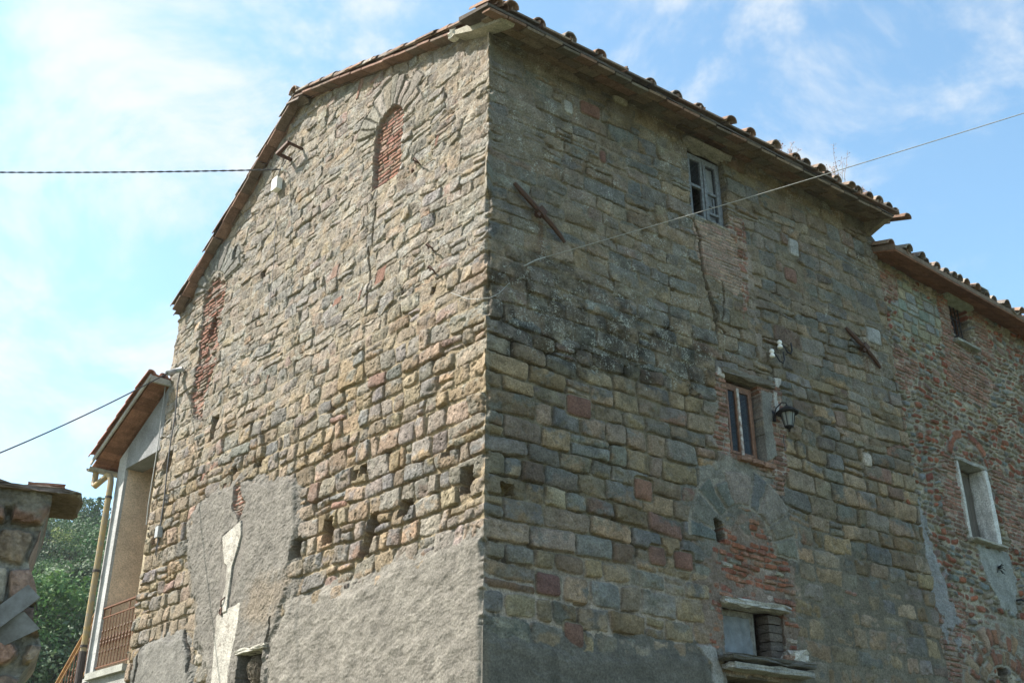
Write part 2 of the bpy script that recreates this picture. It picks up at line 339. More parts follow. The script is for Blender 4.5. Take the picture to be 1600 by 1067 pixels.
class Face:
    """height H and colour of one wall face over its (u, z) grid"""
    def __init__(s, us, zs):
        s.us, s.zs = us, zs; s.u, s.v = np.meshgrid(us, zs)
        s.n1 = fbm(s.u*9, s.v*9, 5, 3); s.n2 = fbm(s.u*30, s.v*30, 6, 3); s.n3 = fbm(s.u*1.7, s.v*1.7, 7, 4)
        s.rough = fbm(s.u*16, s.v*16, 15, 4, .72); s.pit = sstep(.30, .62, fbm(s.u*21, s.v*21, 16, 3, .6)); s.H = np.zeros(s.u.shape); s.col = np.zeros(s.u.shape+(4,)); s.pinned = np.zeros(s.u.shape, bool)
    def put(s, m, H=None, col=None, alpha=None):
        if H is not None: s.H = lerp(s.H, H, m)
        if col is not None: s.col[..., :3] = lerp(s.col[..., :3], np.asarray(col, float)*np.ones(s.u.shape+(3,)), m[..., None])
        if alpha is not None: s.col[..., 3] = lerp(s.col[..., 3], alpha, m)
    def region(s, poly, rag=.05, soft=.015, coarse=.0):
        sd = poly_sd(s.u, s.v, poly)+rag*fbm(s.u*6, s.v*6, 91, 4, .6)+coarse*vnoise(s.u*1.6, s.v*1.6, 92)
        return sstep(-soft, soft, sd)
    def patina(s, c, sid, ly, tones, amt, seed, up=.25):
        """grey and blue-grey growth over part of each stone, more on its upper half"""
        n = fbm(s.u*5, s.v*6, seed, 5, .62)*1.3+(rnd(sid, 51)-.5)*1.1+up*ly
        m = sstep(-.05, .45, n+amt-.5); t = palette(sid, tones, [1]*len(tones), 52)*(1+.35*fbm(s.u*13, s.v*13, seed+3, 4, .65))[..., None]
        return lerp(c, t, (m*.85)[..., None])
    def bricks(s, m, seed, lo=0, hi=12, h=(.058, .07), w=(.2, .28), cols=None, probs=None, level=0.0, rough=.006, mortar=(.38, .345, .30), mdep=.012, wob=.3, alpha=.0, slope=0.0):
        e = edges_from(lo-3, hi+3, h[0], h[1], seed)
        d, sid, lx, ly = coursed(s.u, s.v+slope*s.u, e, w[0], w[1], seed, (.004, .009), (.006, .02), wob, .0, .08, .05)
        cols = cols or [(.29, .155, .115), (.25, .135, .10), (.32, .19, .145), (.21, .12, .095), (.33, .25, .20), (.27, .22, .185)]
        probs = probs or [4, 3, 3, 2, 2, 1.2]
        bm = sstep(-.002, .006, d+.003*s.n2)
        H = level+lerp(-mdep+.004*s.n2, (rnd(sid, 11)-.5)*rough*3+rough*s.n1+.002*s.n2, bm)
        c = palette(sid, cols, probs, 20)*(1+.18*s.n2)[..., None]
        dirt = sstep(.1, .6, s.n1+.4*s.n3)[..., None]*.5
        c = lerp(c, np.array([.30, .27, .23]), dirt*.7)
        c = lerp(np.array(mortar)*(1+.15*s.n2)[..., None], c, bm[..., None])
        s.put(m, H, c, alpha)
    def voussoirs(s, cx, cz, r0, r1, a0, a1, n, seed, col, level=.015, gap=.012):
        r = np.random.default_rng(seed); e = np.linspace(a0, a1, n+1)+np.r_[0, r.normal(0, (a1-a0)/n*.16, n-1), 0]
        x, y = s.u-cx, s.v-cz; rr = np.hypot(x, y)+.012*s.n1; a = np.arctan2(y, x)+.03*s.n1
        k = np.clip(np.searchsorted(e, a)-1, 0, n-1); sid = k.astype(np.int64)+seed*100
        R1 = r1*(.86+.26*rnd(sid, 3)); R0 = r0*(.98+.06*rnd(sid, 4))
        d = np.minimum(np.minimum((a-e[k])*rr, (e[k+1]-a)*rr)-gap/2, np.minimum(rr-R0, R1-rr))
        m = sstep(-.004, .012, d+.006*s.n2)
        zone = sstep(-.02, .01, d+.03)*((a > a0-.03) & (a < a1+.03))
        s.put(zone, level-.02+.004*s.n2, (.30, .28, .24), .2)
        Hs = level+(rnd(sid, 5)-.5)*.03+.012*s.n1+.006*s.n2+.012*(1-np.exp(-np.maximum(d, 0)/.03))
        c = palette(sid, col, [1]*len(col), 40)*(1+.2*s.n1)[..., None]
        s.put(m, Hs, c, .5)
    def flow(s, poly, col, level=.02, rag=.12, reach=.22, wave=.008, rough=.003, blot=.15, seed=3, coarse=.05, alpha=-.75, fill=-.04):
        """render laid over stones: it fills the joints first and covers the faces further in"""
        sd = poly_sd(s.u, s.v, poly)+rag*fbm(s.u*5, s.v*5, 91+seed, 5, .62)+coarse*vnoise(s.u*1.6, s.v*1.6, 92+seed)
        w = .6*fbm(s.u*5+s.v*3, s.v*8, seed, 4, .6)+.55*(.35-np.abs(fbm(s.u*3.2+s.v*2.2, s.v*6.5-s.u*2, seed+2, 4, .55))*1.6); w2 = fbm(s.u*1.8, s.v*1.3, seed+9, 5, .6)
        P = lerp(fill, .012, sstep(-reach, 0, sd))+lerp(0, level+.016, sstep(-reach*.1, reach*.7, sd))+wave*w+rough*s.n2+rough*.8*s.rough
        m = np.maximum(sstep(-.003, .004, P-s.H), sstep(reach*.5, reach*.7, sd)*(level > 0))*sstep(-reach*1.1, -reach*.7, sd)
        streak = sstep(.1, .6, fbm(s.u*6, s.v*.8, seed+5, 4, .6))
        s.put(m, P, np.array(col)*((1+blot*w2+.12*w+.08*s.n2)*(1-.18*streak))[..., None], alpha)
        return m
    def plaster(s, m, col, level=.02, wave=.006, rough=.002, alpha=.0, blot=.15, seed=3, aniso=1.0):
        w = fbm(s.u*5+s.v*4*aniso, s.v*9, seed, 4, .55); w2 = fbm(s.u*2+s.v*3, s.v*2, seed+9, 4, .6)
        H = level+wave*w+rough*s.n2+.004*s.n3
        s.put(m, H, np.array(col)*(1+blot*w2+.10*w+.06*s.n2)[..., None], alpha)
    def hole(s, c, hw, hh, depth=.16, col=(.20, .16, .11), rag=.015):
        x, y = s.u-c[0], s.v-c[1]; sel = (np.abs(x) < hw+.2) & (np.abs(y) < hh+.2)
        d = np.minimum(hw-np.abs(x+.2*y), hh-np.abs(y))+rag*s.n1*1.4+rag*s.n2
        m = sstep(-.006, .01, d)*sel
        s.put(m, -depth+.02*s.n2, np.array(col)*(1+.3*s.n1)[..., None], 0)
    def crack(s, pts, w=.012, depth=.05, col=(.12, .10, .08)):
        d = line_d(s.u+.03*s.n1+.012*s.n2, s.v+.02*s.n1, pts); m = 1-sstep(w*.5, w*1.3, d)
        s.put(m, s.H-depth, col, 0)
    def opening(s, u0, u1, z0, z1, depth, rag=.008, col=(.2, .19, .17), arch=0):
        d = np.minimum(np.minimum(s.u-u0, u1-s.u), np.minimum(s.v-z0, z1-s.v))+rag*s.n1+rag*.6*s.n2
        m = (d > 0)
        s.H = np.where(m, -depth, s.H); s.col[m] = (*col, 0); s.col[d > .03] = (.05, .045, .04, 0)  # near-black back: the darkness of the unlit room is painted into the colour
# ------------------------------------------------------------------ wall face -> mesh
HCORN = None
def corner_profile(z):
    """how far the ragged corner of the house sticks out at height z (shared by the two faces)"""
    z = np.asarray(z); o = np.zeros_like(z)
    q = COURSES; i = np.clip(np.searchsorted(q, z+.03*vnoise(z*0+.3, z*.7, 4))-1, 0, len(q)-2); r = rnd(i.astype(np.int64), 60)
    b = .010+.030*(r-.4)
    f = np.minimum(z-q[i], q[i+1]-z)
    b = b*sstep(0, .03, f)+.016*vnoise(z*9, z*0+2, 8)+.010*vnoise(z*26, z*0+5, 9)
    up = sstep(4.0, 5.6, z)
    b = 1.6*b*(1.0+.5*up)+.045*up*vnoise(z*2.1, z*0+7, 12)+.016*vnoise(z*4.7, z*0+1, 14)
    b = b+.085*np.exp(-((z-7.25)/.16)**2)-.05*np.exp(-((z-6.9)/.12)**2)+.03*np.exp(-((z-4.55)/.1)**2)
    return np.where(z < 2.05, .018+.002*vnoise(z*7, z*0, 3), b)
BIS = (NL+NR)/(1+float(NL.dot(NR)))
def face_mesh(F, fr, name, mat, parent, ztop, corner=True, ragged_end=True, skirt=.5, tone=1.0):
    u, v, H = F.u.copy(), F.v.copy(), F.H.copy()
    if corner:
        hc = corner_profile(F.zs)[:, None]; t = sstep(.0, .11, u)
        H = lerp(hc*np.ones_like(H), H, sstep(0, .07, u))
        dirv = fr.n[None, None]*t[..., None]+BIS[None, None]*(1-t[..., None])
    else: dirv = np.broadcast_to(fr.n, u.shape+(3,))
    if ragged_end:
        e = sstep(F.us[-1]-.12, F.us[-1], u); u = u+e*.035*(vnoise(v*3.1, v*0+3, 21)+.6*vnoise(v*11, v*0+1, 22))
    F.col[..., :3] *= ALB*tone
    co = fr.o+fr.d*u[..., None]+dirv*H[..., None]+UPV*v[..., None]
    nz, nu = u.shape
    ids = np.arange(nz*nu).reshape(nz, nu)
    # return edges into the wall thickness at both ends
    ends = []
    if ragged_end or not corner: ends.append(nu-1)
    co = co.reshape(-1, 3); col = F.col.reshape(-1, 4)
    q = np.stack([ids[:-1, :-1], ids[:-1, 1:], ids[1:, 1:], ids[1:, :-1]], -1).reshape(-1, 4)
    um = (F.us[:-1]+F.us[1:])/2; zm = (F.zs[:-1]+F.zs[1:])/2
    keep = (zm[:, None] < ztop(um)[None, :]).ravel() if ztop is not None else np.ones(len(q), bool)
    q = q[keep]
    for e in ends:
        back = co.reshape(nz, nu, 3)[:, e]-fr.n*skirt; b0 = len(co); co = np.vstack([co, back]); col = np.vstack([col, F.col[:, e]])
        a = ids[:, e]; bb = b0+np.arange(nz); kz = zm < ztop(np.array([F.us[e]]))[0] if ztop is not None else np.ones(nz-1, bool)
        q = np.vstack([q, np.stack([a[:-1], bb[:-1], bb[1:], a[1:]], -1)[kz]])
    # orientation: normals outward
    p = co[q[len(q)//2]]; nrm = np.cross(p[1]-p[0], p[3]-p[0])
    if nrm.dot(fr.n) < 0: q = q[:, ::-1]
    used = np.unique(q); mp = np.zeros(len(co), np.int64); mp[used] = np.arange(len(used))
    o0 = root_loc(parent)
    me = raw_mesh(name, co[used]-o0, mp[q], col[used])
    return link_mesh(name, me, mat, parent)
ALB = 0.80                                     # overall tone of the masonry

def zgrid(z0, zf, z1, st): return np.r_[np.arange(z0, zf-.01, .12), np.arange(zf, z1, st)]
def ugrid(u1, st0, grow):
    e = [0.0]
    while e[-1] < u1: e.append(e[-1]+st0*(1+grow*e[-1]))
    return np.array(e)

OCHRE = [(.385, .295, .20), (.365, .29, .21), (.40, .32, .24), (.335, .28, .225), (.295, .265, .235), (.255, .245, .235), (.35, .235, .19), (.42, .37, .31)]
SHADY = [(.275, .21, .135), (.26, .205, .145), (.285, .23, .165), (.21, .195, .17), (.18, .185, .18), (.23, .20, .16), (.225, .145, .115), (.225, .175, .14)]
rs = np.random.default_rng(11)
cz = [-2.2]
while cz[-1] < 12: cz.append(cz[-1]+(rs.uniform(.18, .285) if cz[-1] < 5.2 else rs.uniform(.15, .26)))
COURSES = np.array(cz)

# ------------------------------------------------------------------ the stone house
house = thing('stone_house', CORNER+UPV*GROUND, 'tall old farmhouse of coursed sandstone with a sharp corner and tiled roof', 'house')
GT_A, GT_P, GT_E = 9.47, 10.95, 8.30          # gable height at the corner, peak and far end
def gable_top(u): return np.where(u < 4.5, GT_A+(GT_P-GT_A)*u/4.5, GT_P+(GT_E-GT_P)*(u-4.5)/3.55)
def eave_z(s): return 9.40-.035*s            # top of the front wall

def make_gable():
    F = Face(ugrid(8.03, .0098, .075), zgrid(GROUND, 1.2, 11.05, .0108)); u, v = F.u, F.v
    wx = sstep(4.9, 6.7, v+.5*F.n3+.04*u)                      # how weathered and flush the masonry is
    d, sid, lx, ly = coursed(u, v, COURSES, .18, .42, 31, (.004, .014), (.010, .050), 1.15, .16, .20, .09, quoin=0)
    d2, sid2, lx2, ly2 = coursed(u, v+.03*fbm(u*3, v*3, 55), edges_from(-2.2, 12.5, .13, .225, 8), .18, .44, 47, (.002, .009), (.012, .05), 1.1, .16, .22, .10, quoin=0)
    up = v+.35*F.n3 > 6.25
    d = np.where(up, d2, d); sid = np.where(up, sid2+900000, sid); lx = np.where(up, lx2, lx); ly = np.where(up, ly2, ly)
    jd = lerp(.030, .012, wx)*(1-.35*sstep(-.3, .5, F.n3))
    m = sstep(-.004, lerp(.010, .006, wx), d+lerp(.004, .009, wx)*F.n2+.004*F.n1)
    pil = 1-np.exp(-np.maximum(d, 0)/lerp(.016, .014, wx))
    Hs = (rnd(sid, 8)-.5)*lerp(.036, .030, wx)+lerp(.017, .006, wx)*pil+((rnd(sid, 9)-.5)*lx+(rnd(sid, 10)-.5)*ly)*.026-.010*np.maximum(0, (rnd(sid, 31)-.5)*lx*2+(rnd(sid, 32)-.5)*ly*2)
    Hs = Hs+.007*F.n1+lerp(.014, .011, wx)*F.rough-lerp(.010, .007, wx)*F.pit+.008*wx*fbm(u*5, v*5, 61, 3, .6)
    Hm = -jd+.012*F.n1+.004*F.n2-.05*sstep(.22, .5, fbm(u*3.3, v*3.3, 63, 4))
    sm_ = sstep(-.05, .35, fbm(u*2.1, v*2.1, 65, 4, .6)+.25*wx); Hm = lerp(Hm, -.004+.008*F.rough+.006*F.n1, sm_*lerp(.6, .95, wx)); m = lerp(m, m*sstep(-.1, .5, F.n1+.35), sm_*.5)
    F.H = lerp(Hm, Hs, m)
    c = palette(sid, OCHRE, [5, 5, 4, 3, 2.2, 1.4, 1.0, .5], 20, .24)*(1-.25*F.pit+.18*F.rough)[..., None]
    c = F.patina(c, sid, ly, [(.29, .275, .25), (.25, .245, .235), (.31, .285, .24)], .40, 193)
    grime = sstep(.0, .55, F.n1*.7+.5*rnd(sid, 15)-.2+.4*wx)
    c = lerp(c, np.array([.305, .29, .265])*(.85+.3*rnd(sid, 16))[..., None], (grime*lerp(.25, .60, wx))[..., None])
    c = c*lerp(.86, 1.0, wx)[..., None]
    dark = sstep(.25, .7, fbm(u*7, v*7, 71, 4, .6)+.35*wx-.12)*wx
    c = c*(1-.30*dark)[..., None]
    cm = lerp(np.array([.335, .275, .185]), np.array([.33, .285, .22]), wx[..., None])*(1+.22*F.n1+.1*F.n2)[..., None]
    F.col[..., :3] = lerp(cm, c, m[..., None]); F.col[..., 3] = .35+.35*wx
    # stray bits of brick in the upper masonry
    for k, (p, a, b) in enumerate((((2.869,10.285), .05, .11), ((2.936,10.149), .03, .10), ((2.536,10.141), .12, .03), ((1.003,8.243), .025, .07), ((-1.062,6.093), .01, .01), ((3.046,6.751), .09, .05), ((3.185,7.249), .08, .09), ((2.530,6.624), .02, .07), ((4.737,6.167), .02, .06), ((2.077,6.740), .10, .10), ((5.621,4.776), .055, .06), ((6.347,5.119), .05, .06), ((4.524,4.512), .06, .04))):
        x, y = u-p[0], v-p[1]; dd = np.minimum(a-np.abs(x+.3*y), b-np.abs(y))+.01*F.n1
        F.put(sstep(-.004, .006, dd), .006+.004*F.n1, np.array((.26, .15, .115) if k % 2 else (.30, .205, .165))*(1+.2*F.n1)[..., None], .1)
    # bricked-up arched opening near the roof
    n1 = [(1.77, 8.17), (2.41, 8.17), (2.41, 9.05)]+[(2.09+.32*math.cos(a), 9.05+.33*math.sin(a)) for a in np.linspace(0, math.pi, 9)]+[(1.77, 9.05)]
    F.voussoirs(2.09, 9.02, .33, .80, .25, math.pi-.3, 10, 5, [(.29, .265, .22), (.31, .28, .235), (.26, .24, .205)], .010, .016)
    F.bricks(F.region(n1, .012, .008), 21, 8, 9.6, (.058, .066), (.18, .26), [(.31, .165, .125), (.28, .145, .11), (.34, .20, .155), (.33, .24, .195)], [3, 3, 3, 1.8], -.06, .007, (.31, .265, .225), .018)
    # second, ragged brick filling at the left with rough grey voussoirs over it
    n2 = [(6.977,8.676), (6.464,8.489), (6.431,8.079), (6.456,7.575), (6.441,7.004), (6.660,6.491), (6.686,6.117), (6.967,6.242), (7.119,6.569), (7.092,7.430), (7.155,8.256)]
    F.voussoirs(6.82, 8.42, .34, .80, .25, math.pi-.15, 9, 8, [(.25, .245, .235), (.29, .285, .27), (.22, .215, .21)], .03, .02)
    F.bricks(F.region(n2, .09, .01), 23, 6, 8.8, (.056, .066), (.16, .25), [(.30, .155, .115), (.27, .14, .11), (.32, .19, .15), (.30, .255, .215)], [3, 3, 2, 3], -.03, .014, (.29, .25, .21), .02)
    F.hole((6.768,7.747), .09, .17, .2, (.16, .08, .06), .012)
    # grey render and plaster
    pq = ([(-0.002,2.975), (0.570,2.954), (1.385,2.907), (2.155,2.848), (2.866,2.845), (3.626,2.794), (3.860,2.621), (4.007,2.450), (3.797,1.329), (3.0, -2), (-.5, -2), (-.5, 2.16)])
    pm = F.flow(pq, (.225, .212, .188), .020, .13, .20, .021, .0015, .20, 3)
    p2q = ([(6.560,4.583), (6.031,4.779), (5.263,4.783), (4.331,4.615), (3.713,4.401), (3.491,3.946), (3.563,3.473), (3.573,3.002), (3.760,2.722), (3.930,2.440), (4.016,1.346), (5.199,1.433), (5.575,2.252), (5.981,2.717), (6.189,3.355), (6.492,4.047)])
    p2 = F.flow(p2q, (.212, .20, .18), .020, .14, .16, .012, .004, .14, 13)
    F.put(p2, F.H+.004*F.rough+.002*F.n2)
    br = F.region([(5.221,4.838), (4.928,4.356), (5.032,4.201), (5.256,4.431), (5.283,4.713)], .06, .01)
    F.bricks(br, 24, 2, 5, (.045, .06), (.12, .2), None, None, .004, .012)
    lowq = ([(7.710,2.052), (7.781,2.684), (7.357,2.857), (6.371,2.856), (6.071,2.644), (5.884,2.287), (5.199,1.433), (7, -2), (9, -2)])
    low = F.flow(lowq, (.205, .20, .185), .03, .10, .14, .012, .003, .14, 23)
    mid = F.region([(7.720,3.323), (6.305,3.644), (5.866,2.828), (7.357,2.857)], .2, .06)*.55      # mortar smeared over the stones
    F.put(mid*(1-low), lerp(F.H, .008+.01*F.n1, .6), np.array([.30, .255, .195])*(1+.2*F.n1)[..., None], 0)
    mid = F.region([(4.476,3.277), (3.615,3.165), (3.773,2.801), (4.343,2.613), (4.630,2.854)], .2, .12)*.6
    F.put(mid, F.H+.006*F.rough, np.array([.27, .22, .165])*(1+.25*F.n1)[..., None], 0)
    # long strip of old white plaster
    w1 = F.region([(4.934,4.144), (5.408,4.013), (5.284,3.627), (5.185,3.574), (5.170,3.280), (5.264,2.950), (5.061,2.953), (5.050,3.125), (5.043,3.548), (4.953,3.754), (4.890,3.933)], .012, .004)
    w2 = F.region([(5.201,2.974), (4.745,3.018), (4.746,2.718), (4.837,2.324), (4.854,2.037), (4.819,1.331), (5.383,1.371), (5.276,2.082), (5.323,2.694), (5.331,2.944)], .02, .004)
    F.put(F.region([(4.828,4.200), (5.449,4.039), (5.374,3.565), (5.317,2.958), (5.015,2.896), (4.876,3.474), (4.770,3.839)], .03, .01), .042+.006*F.n1, (.22, .205, .185), 0)
    for w, lv in ((w2, .050), (w1, .066)):
        spot = sstep(.42, .5, fbm(u*16, v*16, 99, 3, .6))[..., None]
        F.put(w, lv+.002*F.n1, lerp(np.array([.54, .52, .47]), np.array([.27, .24, .205]), np.clip(spot*.8+.5*sstep(.1, .6, F.n1+.4*F.n3)[..., None], 0, 1)), 0)
    # cracks
    F.crack([(2.283,7.919), (2.318,7.516), (2.403,7.212), (2.324,6.843), (2.369,6.302)], .016, .05, (.22, .17, .10))
    F.crack([(3.951,2.712), (3.952,2.558), (4.023,2.376)], .014, .05)
    F.crack([(6.325,2.893), (6.047,2.556), (6.000,2.317)], .022, .06)
    F.crack([(7.625,2.847), (7.595,2.571), (7.619,2.333)], .03, .06)
    # putlog holes
    for p, a, b in (((0.291,3.573), .10, .14), ((1.338,3.516), .11, .10), ((1.948,3.496), .12, .10), ((2.049,3.265), .11, .15), ((2.854,3.567), .11, .16), ((3.523,3.498), .10, .13), ((2.193,4.177), .08, .06), ((6.220,5.857), .10, .19), ((7.668,5.691), .12, .19), ((5.413,4.980), .07, .06), ((4.721,4.923), .09, .07), ((5.206,8.061), .06, .07), ((0.972,6.092), .06, .05), ((2.346,4.144), .05, .06), ((6.196,8.862), .05, .12), ((7.716,4.506), .08, .12), ((1.601,6.318), .03, .05), ((0.612,3.975), .06, .05)):
        F.hole(p, a*.95, b*.95, .18+.05*(a > .1))
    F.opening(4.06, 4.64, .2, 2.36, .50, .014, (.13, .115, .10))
    return face_mesh(F, FL, 'gable_wall', M_WALL, house, lambda x: gable_top(x)+.03, True, True, .5, np.array([.91, .89, .87]))
gable_wall = make_gable()

def make_front():
    F = Face(ugrid(7.26, .0098, .05), zgrid(GROUND, 1.4, 9.5, .0108)); u, v = F.u, F.v
    fl = sstep(4.6, 5.9, v+.35*F.n3-.10*u)                     # upper part: flush, lichened
    d, sid, lx, ly = coursed(u, v, COURSES, .24, .54, 131, (.003, .011), (.012, .055), 1.1, .08, .13, .07, quoin=1)
    d2, sid2, lx2, ly2 = coursed(u, v, COURSES, .22, .54, 147, (.002, .010), (.012, .05), 1.3, .18, .18, .09, quoin=1)
    up = v+.3*F.n3 > 5.3
    d = np.where(up, d2, d); sid = np.where(up, sid2+900000, sid); lx = np.where(up, lx2, lx); ly = np.where(up, ly2, ly)
    m = sstep(-.004, lerp(.010, .007, fl), d+lerp(.003, .007, fl)*F.n2+.004*F.n1)
    lowm = 1-sstep(2.3, 3.6, v+.3*F.n3)                        # wide pale joints low down
    m = m*(1-lowm)+lowm*sstep(.004, .016, d+.010*F.n1+.004*F.n2)
    pil = 1-np.exp(-np.maximum(d, 0)/lerp(.026, .018, fl))
    Hs = (rnd(sid, 8)-.5)*lerp(.020, .030, fl)+lerp(.022, .010, fl)*pil+((rnd(sid, 9)-.5)*lx+(rnd(sid, 10)-.5)*ly)*.024-.010*np.maximum(0, (rnd(sid, 31)-.5)*lx*2+(rnd(sid, 32)-.5)*ly*2)
    Hs = Hs+.005*F.n1+lerp(.008, .013, fl)*F.rough-lerp(.005, .008, fl)*F.pit
    Hm = -lerp(.034, .020, np.maximum(fl, lowm))+.010*F.n1+.004*F.n2-.05*sstep(.2, .5, fbm(u*3.3, v*3.3, 63, 4))
    sm_ = sstep(-.05, .35, fbm(u*2.1, v*2.1, 66, 4, .6)+.15*fl); Hm = lerp(Hm, -.004+.008*F.rough+.006*F.n1, sm_*lerp(.5, .7, fl)); m = lerp(m, m*sstep(-.1, .5, F.n1+.35), sm_*.5)
    F.H = lerp(Hm, Hs, m)
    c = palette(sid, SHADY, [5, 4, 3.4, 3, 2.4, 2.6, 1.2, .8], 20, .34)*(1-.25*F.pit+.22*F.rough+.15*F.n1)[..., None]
    c = lerp(c, np.array([.225, .21, .175])*(.8+.4*rnd(sid, 16))[..., None], (fl*(.40+.12*sstep(3.5, .5, u))*sstep(-.3, .5, F.n1+.3))[..., None])
    tinge = sstep(.1, .6, fbm(u*3.5, v*3.5, 171, 4, .6))[..., None]
    c = F.patina(c, sid, ly, [(.16, .175, .17), (.20, .195, .17), (.14, .15, .145), (.225, .20, .15)], .38+.10*fl, 191)
    c = lerp(c, np.array([.235, .205, .155])*np.ones_like(c), (.22*sstep(-.4, .4, F.n3))[..., None])*(1+.18*F.n3)[..., None]
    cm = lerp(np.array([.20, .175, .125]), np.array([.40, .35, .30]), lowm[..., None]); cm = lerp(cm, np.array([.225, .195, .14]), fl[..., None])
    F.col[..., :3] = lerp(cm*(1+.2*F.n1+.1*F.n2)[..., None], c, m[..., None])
    F.col[..., 3] = .12+.55*fl*sstep(-.2, .4, F.n3+.25)
    # black growth in a band across the upper middle of the wall
    band = F.region([(0.002,6.167), (0.884,6.419), (1.847,6.247), (3.092,6.034), (3.627,5.819), (3.021,5.312), (1.785,5.086), (0.858,5.087), (0.014,5.170)], .55, .25, .1)
    st = band*sstep(-.25, .35, fbm(u*4, v*4, 181, 5, .62)+.05)
    F.col[..., :3] *= (1-.60*st)[..., None]; F.col[..., 3] = np.maximum(F.col[..., 3], .75*band)
    st2 = F.region([(1.536,5.935), (2.029,5.908), (2.201,5.442), (1.503,5.177), (1.377,5.552)], .3, .12)
    F.col[..., :3] *= (1-.3*st2*sstep(-.3, .4, F.n1))[..., None]
    # smeared mortar at the lower right
    F.flow([(4.538,3.381), (5.588,3.288), (6.677,3.015), (7.003,2.720), (7.165,1.846), (4.137,0.949)], (.185, .17, .135), -.020, .4, .6, .012, .003, .25, 53, .12, .1)
    # pale stones that stand out
    for p, a, b, cc in (((2.120,9.268), .12, .08, (.42, .41, .34)), ((1.214,8.726), .07, .10, (.40, .40, .37)), ((5.302,8.029), .10, .14, (.36, .37, .36)), ((6.272,4.989), .09, .10, (.47, .43, .38)), ((6.866,7.041), .16, .13, (.34, .35, .34)), ((1.575,8.845), .16, .10, (.22, .125, .095)), ((1.758,8.183), .05, .09, (.21, .12, .095)), ((2.137,3.795), .13, .12, (.25, .145, .105)), ((2.684,3.064), .14, .10, (.21, .12, .095)), ((2.292,3.064), .12, .10, (.20, .125, .10)), ((1.250,4.599), .17, .12, (.20, .115, .09)), ((0.785,2.551), .15, .11, (.17, .10, .09)), ((5.153,7.525), .12, .11, (.23, .14, .11)), ((1.098,2.075), .12, .12, (.20, .12, .095))):
        x, y = u-p[0], v-p[1]; qx, qy = np.abs(x)-a+.04, np.abs(y)-b+.04
        dd = .04-np.hypot(np.maximum(qx, 0), np.maximum(qy, 0))-np.minimum(np.maximum(qx, qy), 0)+.008*F.n1
        F.put(sstep(-.03, -.018, dd)*.9, -.018+.006*F.n1, np.array([.28, .25, .19])*(1+.2*F.n1)[..., None])
        F.put(sstep(-.004, .006, dd), .004+.022*(1-np.exp(-np.maximum(dd, 0)/.03))+.004*F.n1, np.array(cc)*(1+.2*F.n1)[..., None], .3)
    # pale brick panel under the top window, brick scraps beside it
    F.bricks(F.region([(3.296,7.768), (3.910,7.904), (4.103,7.776), (4.194,7.521), (4.177,7.015), (3.985,6.838), (3.642,6.945), (3.417,7.019), (3.305,7.274)], .05, .008), 221, 6.5, 8.1, (.048, .055), (.22, .30), [(.38, .27, .21), (.34, .235, .185), (.41, .31, .25)], [1, 1, 1], .006, .004, (.28, .24, .195), .008, .3)
    F.bricks(F.region([(4.019,8.100), (4.276,8.150), (4.327,7.771), (4.252,6.842), (4.061,6.496), (4.140,7.102), (4.086,7.637), (3.965,7.852)], .07, .012), 222, 6, 8.2, (.06, .075), (.12, .2), None, None, .01, .012, (.42, .37, .32), .02)
    mt = F.region([(4.224,7.943), (4.350,7.573), (4.380,6.880), (4.417,6.028), (4.317,6.001), (4.226,6.834), (4.220,7.530)], .03, .01)
    F.put(mt*.8*sstep(-.25, .1, F.n1+.4*F.n3), .008+.006*F.n1, (.30, .26, .22), 0)
    # brick jambs and patches around the middle window
    F.bricks(F.region([(3.519,5.665), (4.612,5.706), (4.618,5.506), (4.284,5.516), (4.168,4.546), (4.546,4.434), (4.456,4.165), (4.151,4.192), (3.665,4.297), (3.580,4.494), (3.387,4.512), (3.301,4.701), (3.451,5.072), (3.424,5.412)], .07, .012), 223, 4, 6, (.062, .072), (.14, .25), None, None, .006, .012, (.33, .29, .25), .022)
    F.bricks(F.region([(4.292,5.572), (4.658,5.607), (4.663,5.174), (4.590,4.417), (4.185,4.423)], .05, .01), 224, 4, 6, (.062, .072), (.12, .2), None, None, .012, .014, (.42, .38, .34), .02)
    wp = F.region([(4.238,5.523), (4.464,5.524), (4.391,5.113), (4.417,4.665), (4.213,4.538), (4.194,4.722)], .035, .01)
    F.plaster(wp, (.235, .23, .21), .03, .006, .003, 0, .1, 33)
    for q in ([(3.498,5.678), (3.606,5.634), (3.604,5.527), (3.485,5.559)], [(4.538,5.780), (4.688,5.799), (4.616,5.652), (4.556,5.656)], [(4.494,5.567), (4.565,5.557), (4.567,5.331), (4.627,5.255), (4.521,5.186), (4.474,5.354)]):
        F.put(F.region(q, .02, .006), .022+.006*F.n1, (.56, .54, .51), 0)
    pt = F.region([(3.015,4.194), (3.580,4.494), (4.068,4.400), (3.754,4.134), (3.096,3.972)], .12, .04)*.85
    F.put(pt, .008+.010*F.n1, np.array([.27, .26, .225])*(1+.2*F.n1)[..., None], .2)
    # big stone arch with rubble and brick filling below it
    fill = [(3.063,2.905), (3.142,3.265), (3.388,3.609), (3.772,3.855), (4.160,3.866), (4.414,3.601), (4.524,3.299), (4.454,2.672), (4.400,2.147), (4.125,2.050), (4.218,2.645), (3.237,2.674), (3.192,2.116), (3.020,2.155)]
    fm = F.region(fill, .07, .012)
    F.bricks(fm, 225, 1, 4.2, (.060, .082), (.12, .27), [(.30, .12, .075), (.25, .10, .07), (.33, .17, .11), (.22, .21, .18), (.36, .33, .28)], [4, 3, 2, 1.2, .9], .0, .016, (.34, .29, .24), .022, 1.4)
    F.flow(fill, (.25, .20, .165), -.046, .30, .5, .016, .004, .3, 57, .12, .05, -.06)
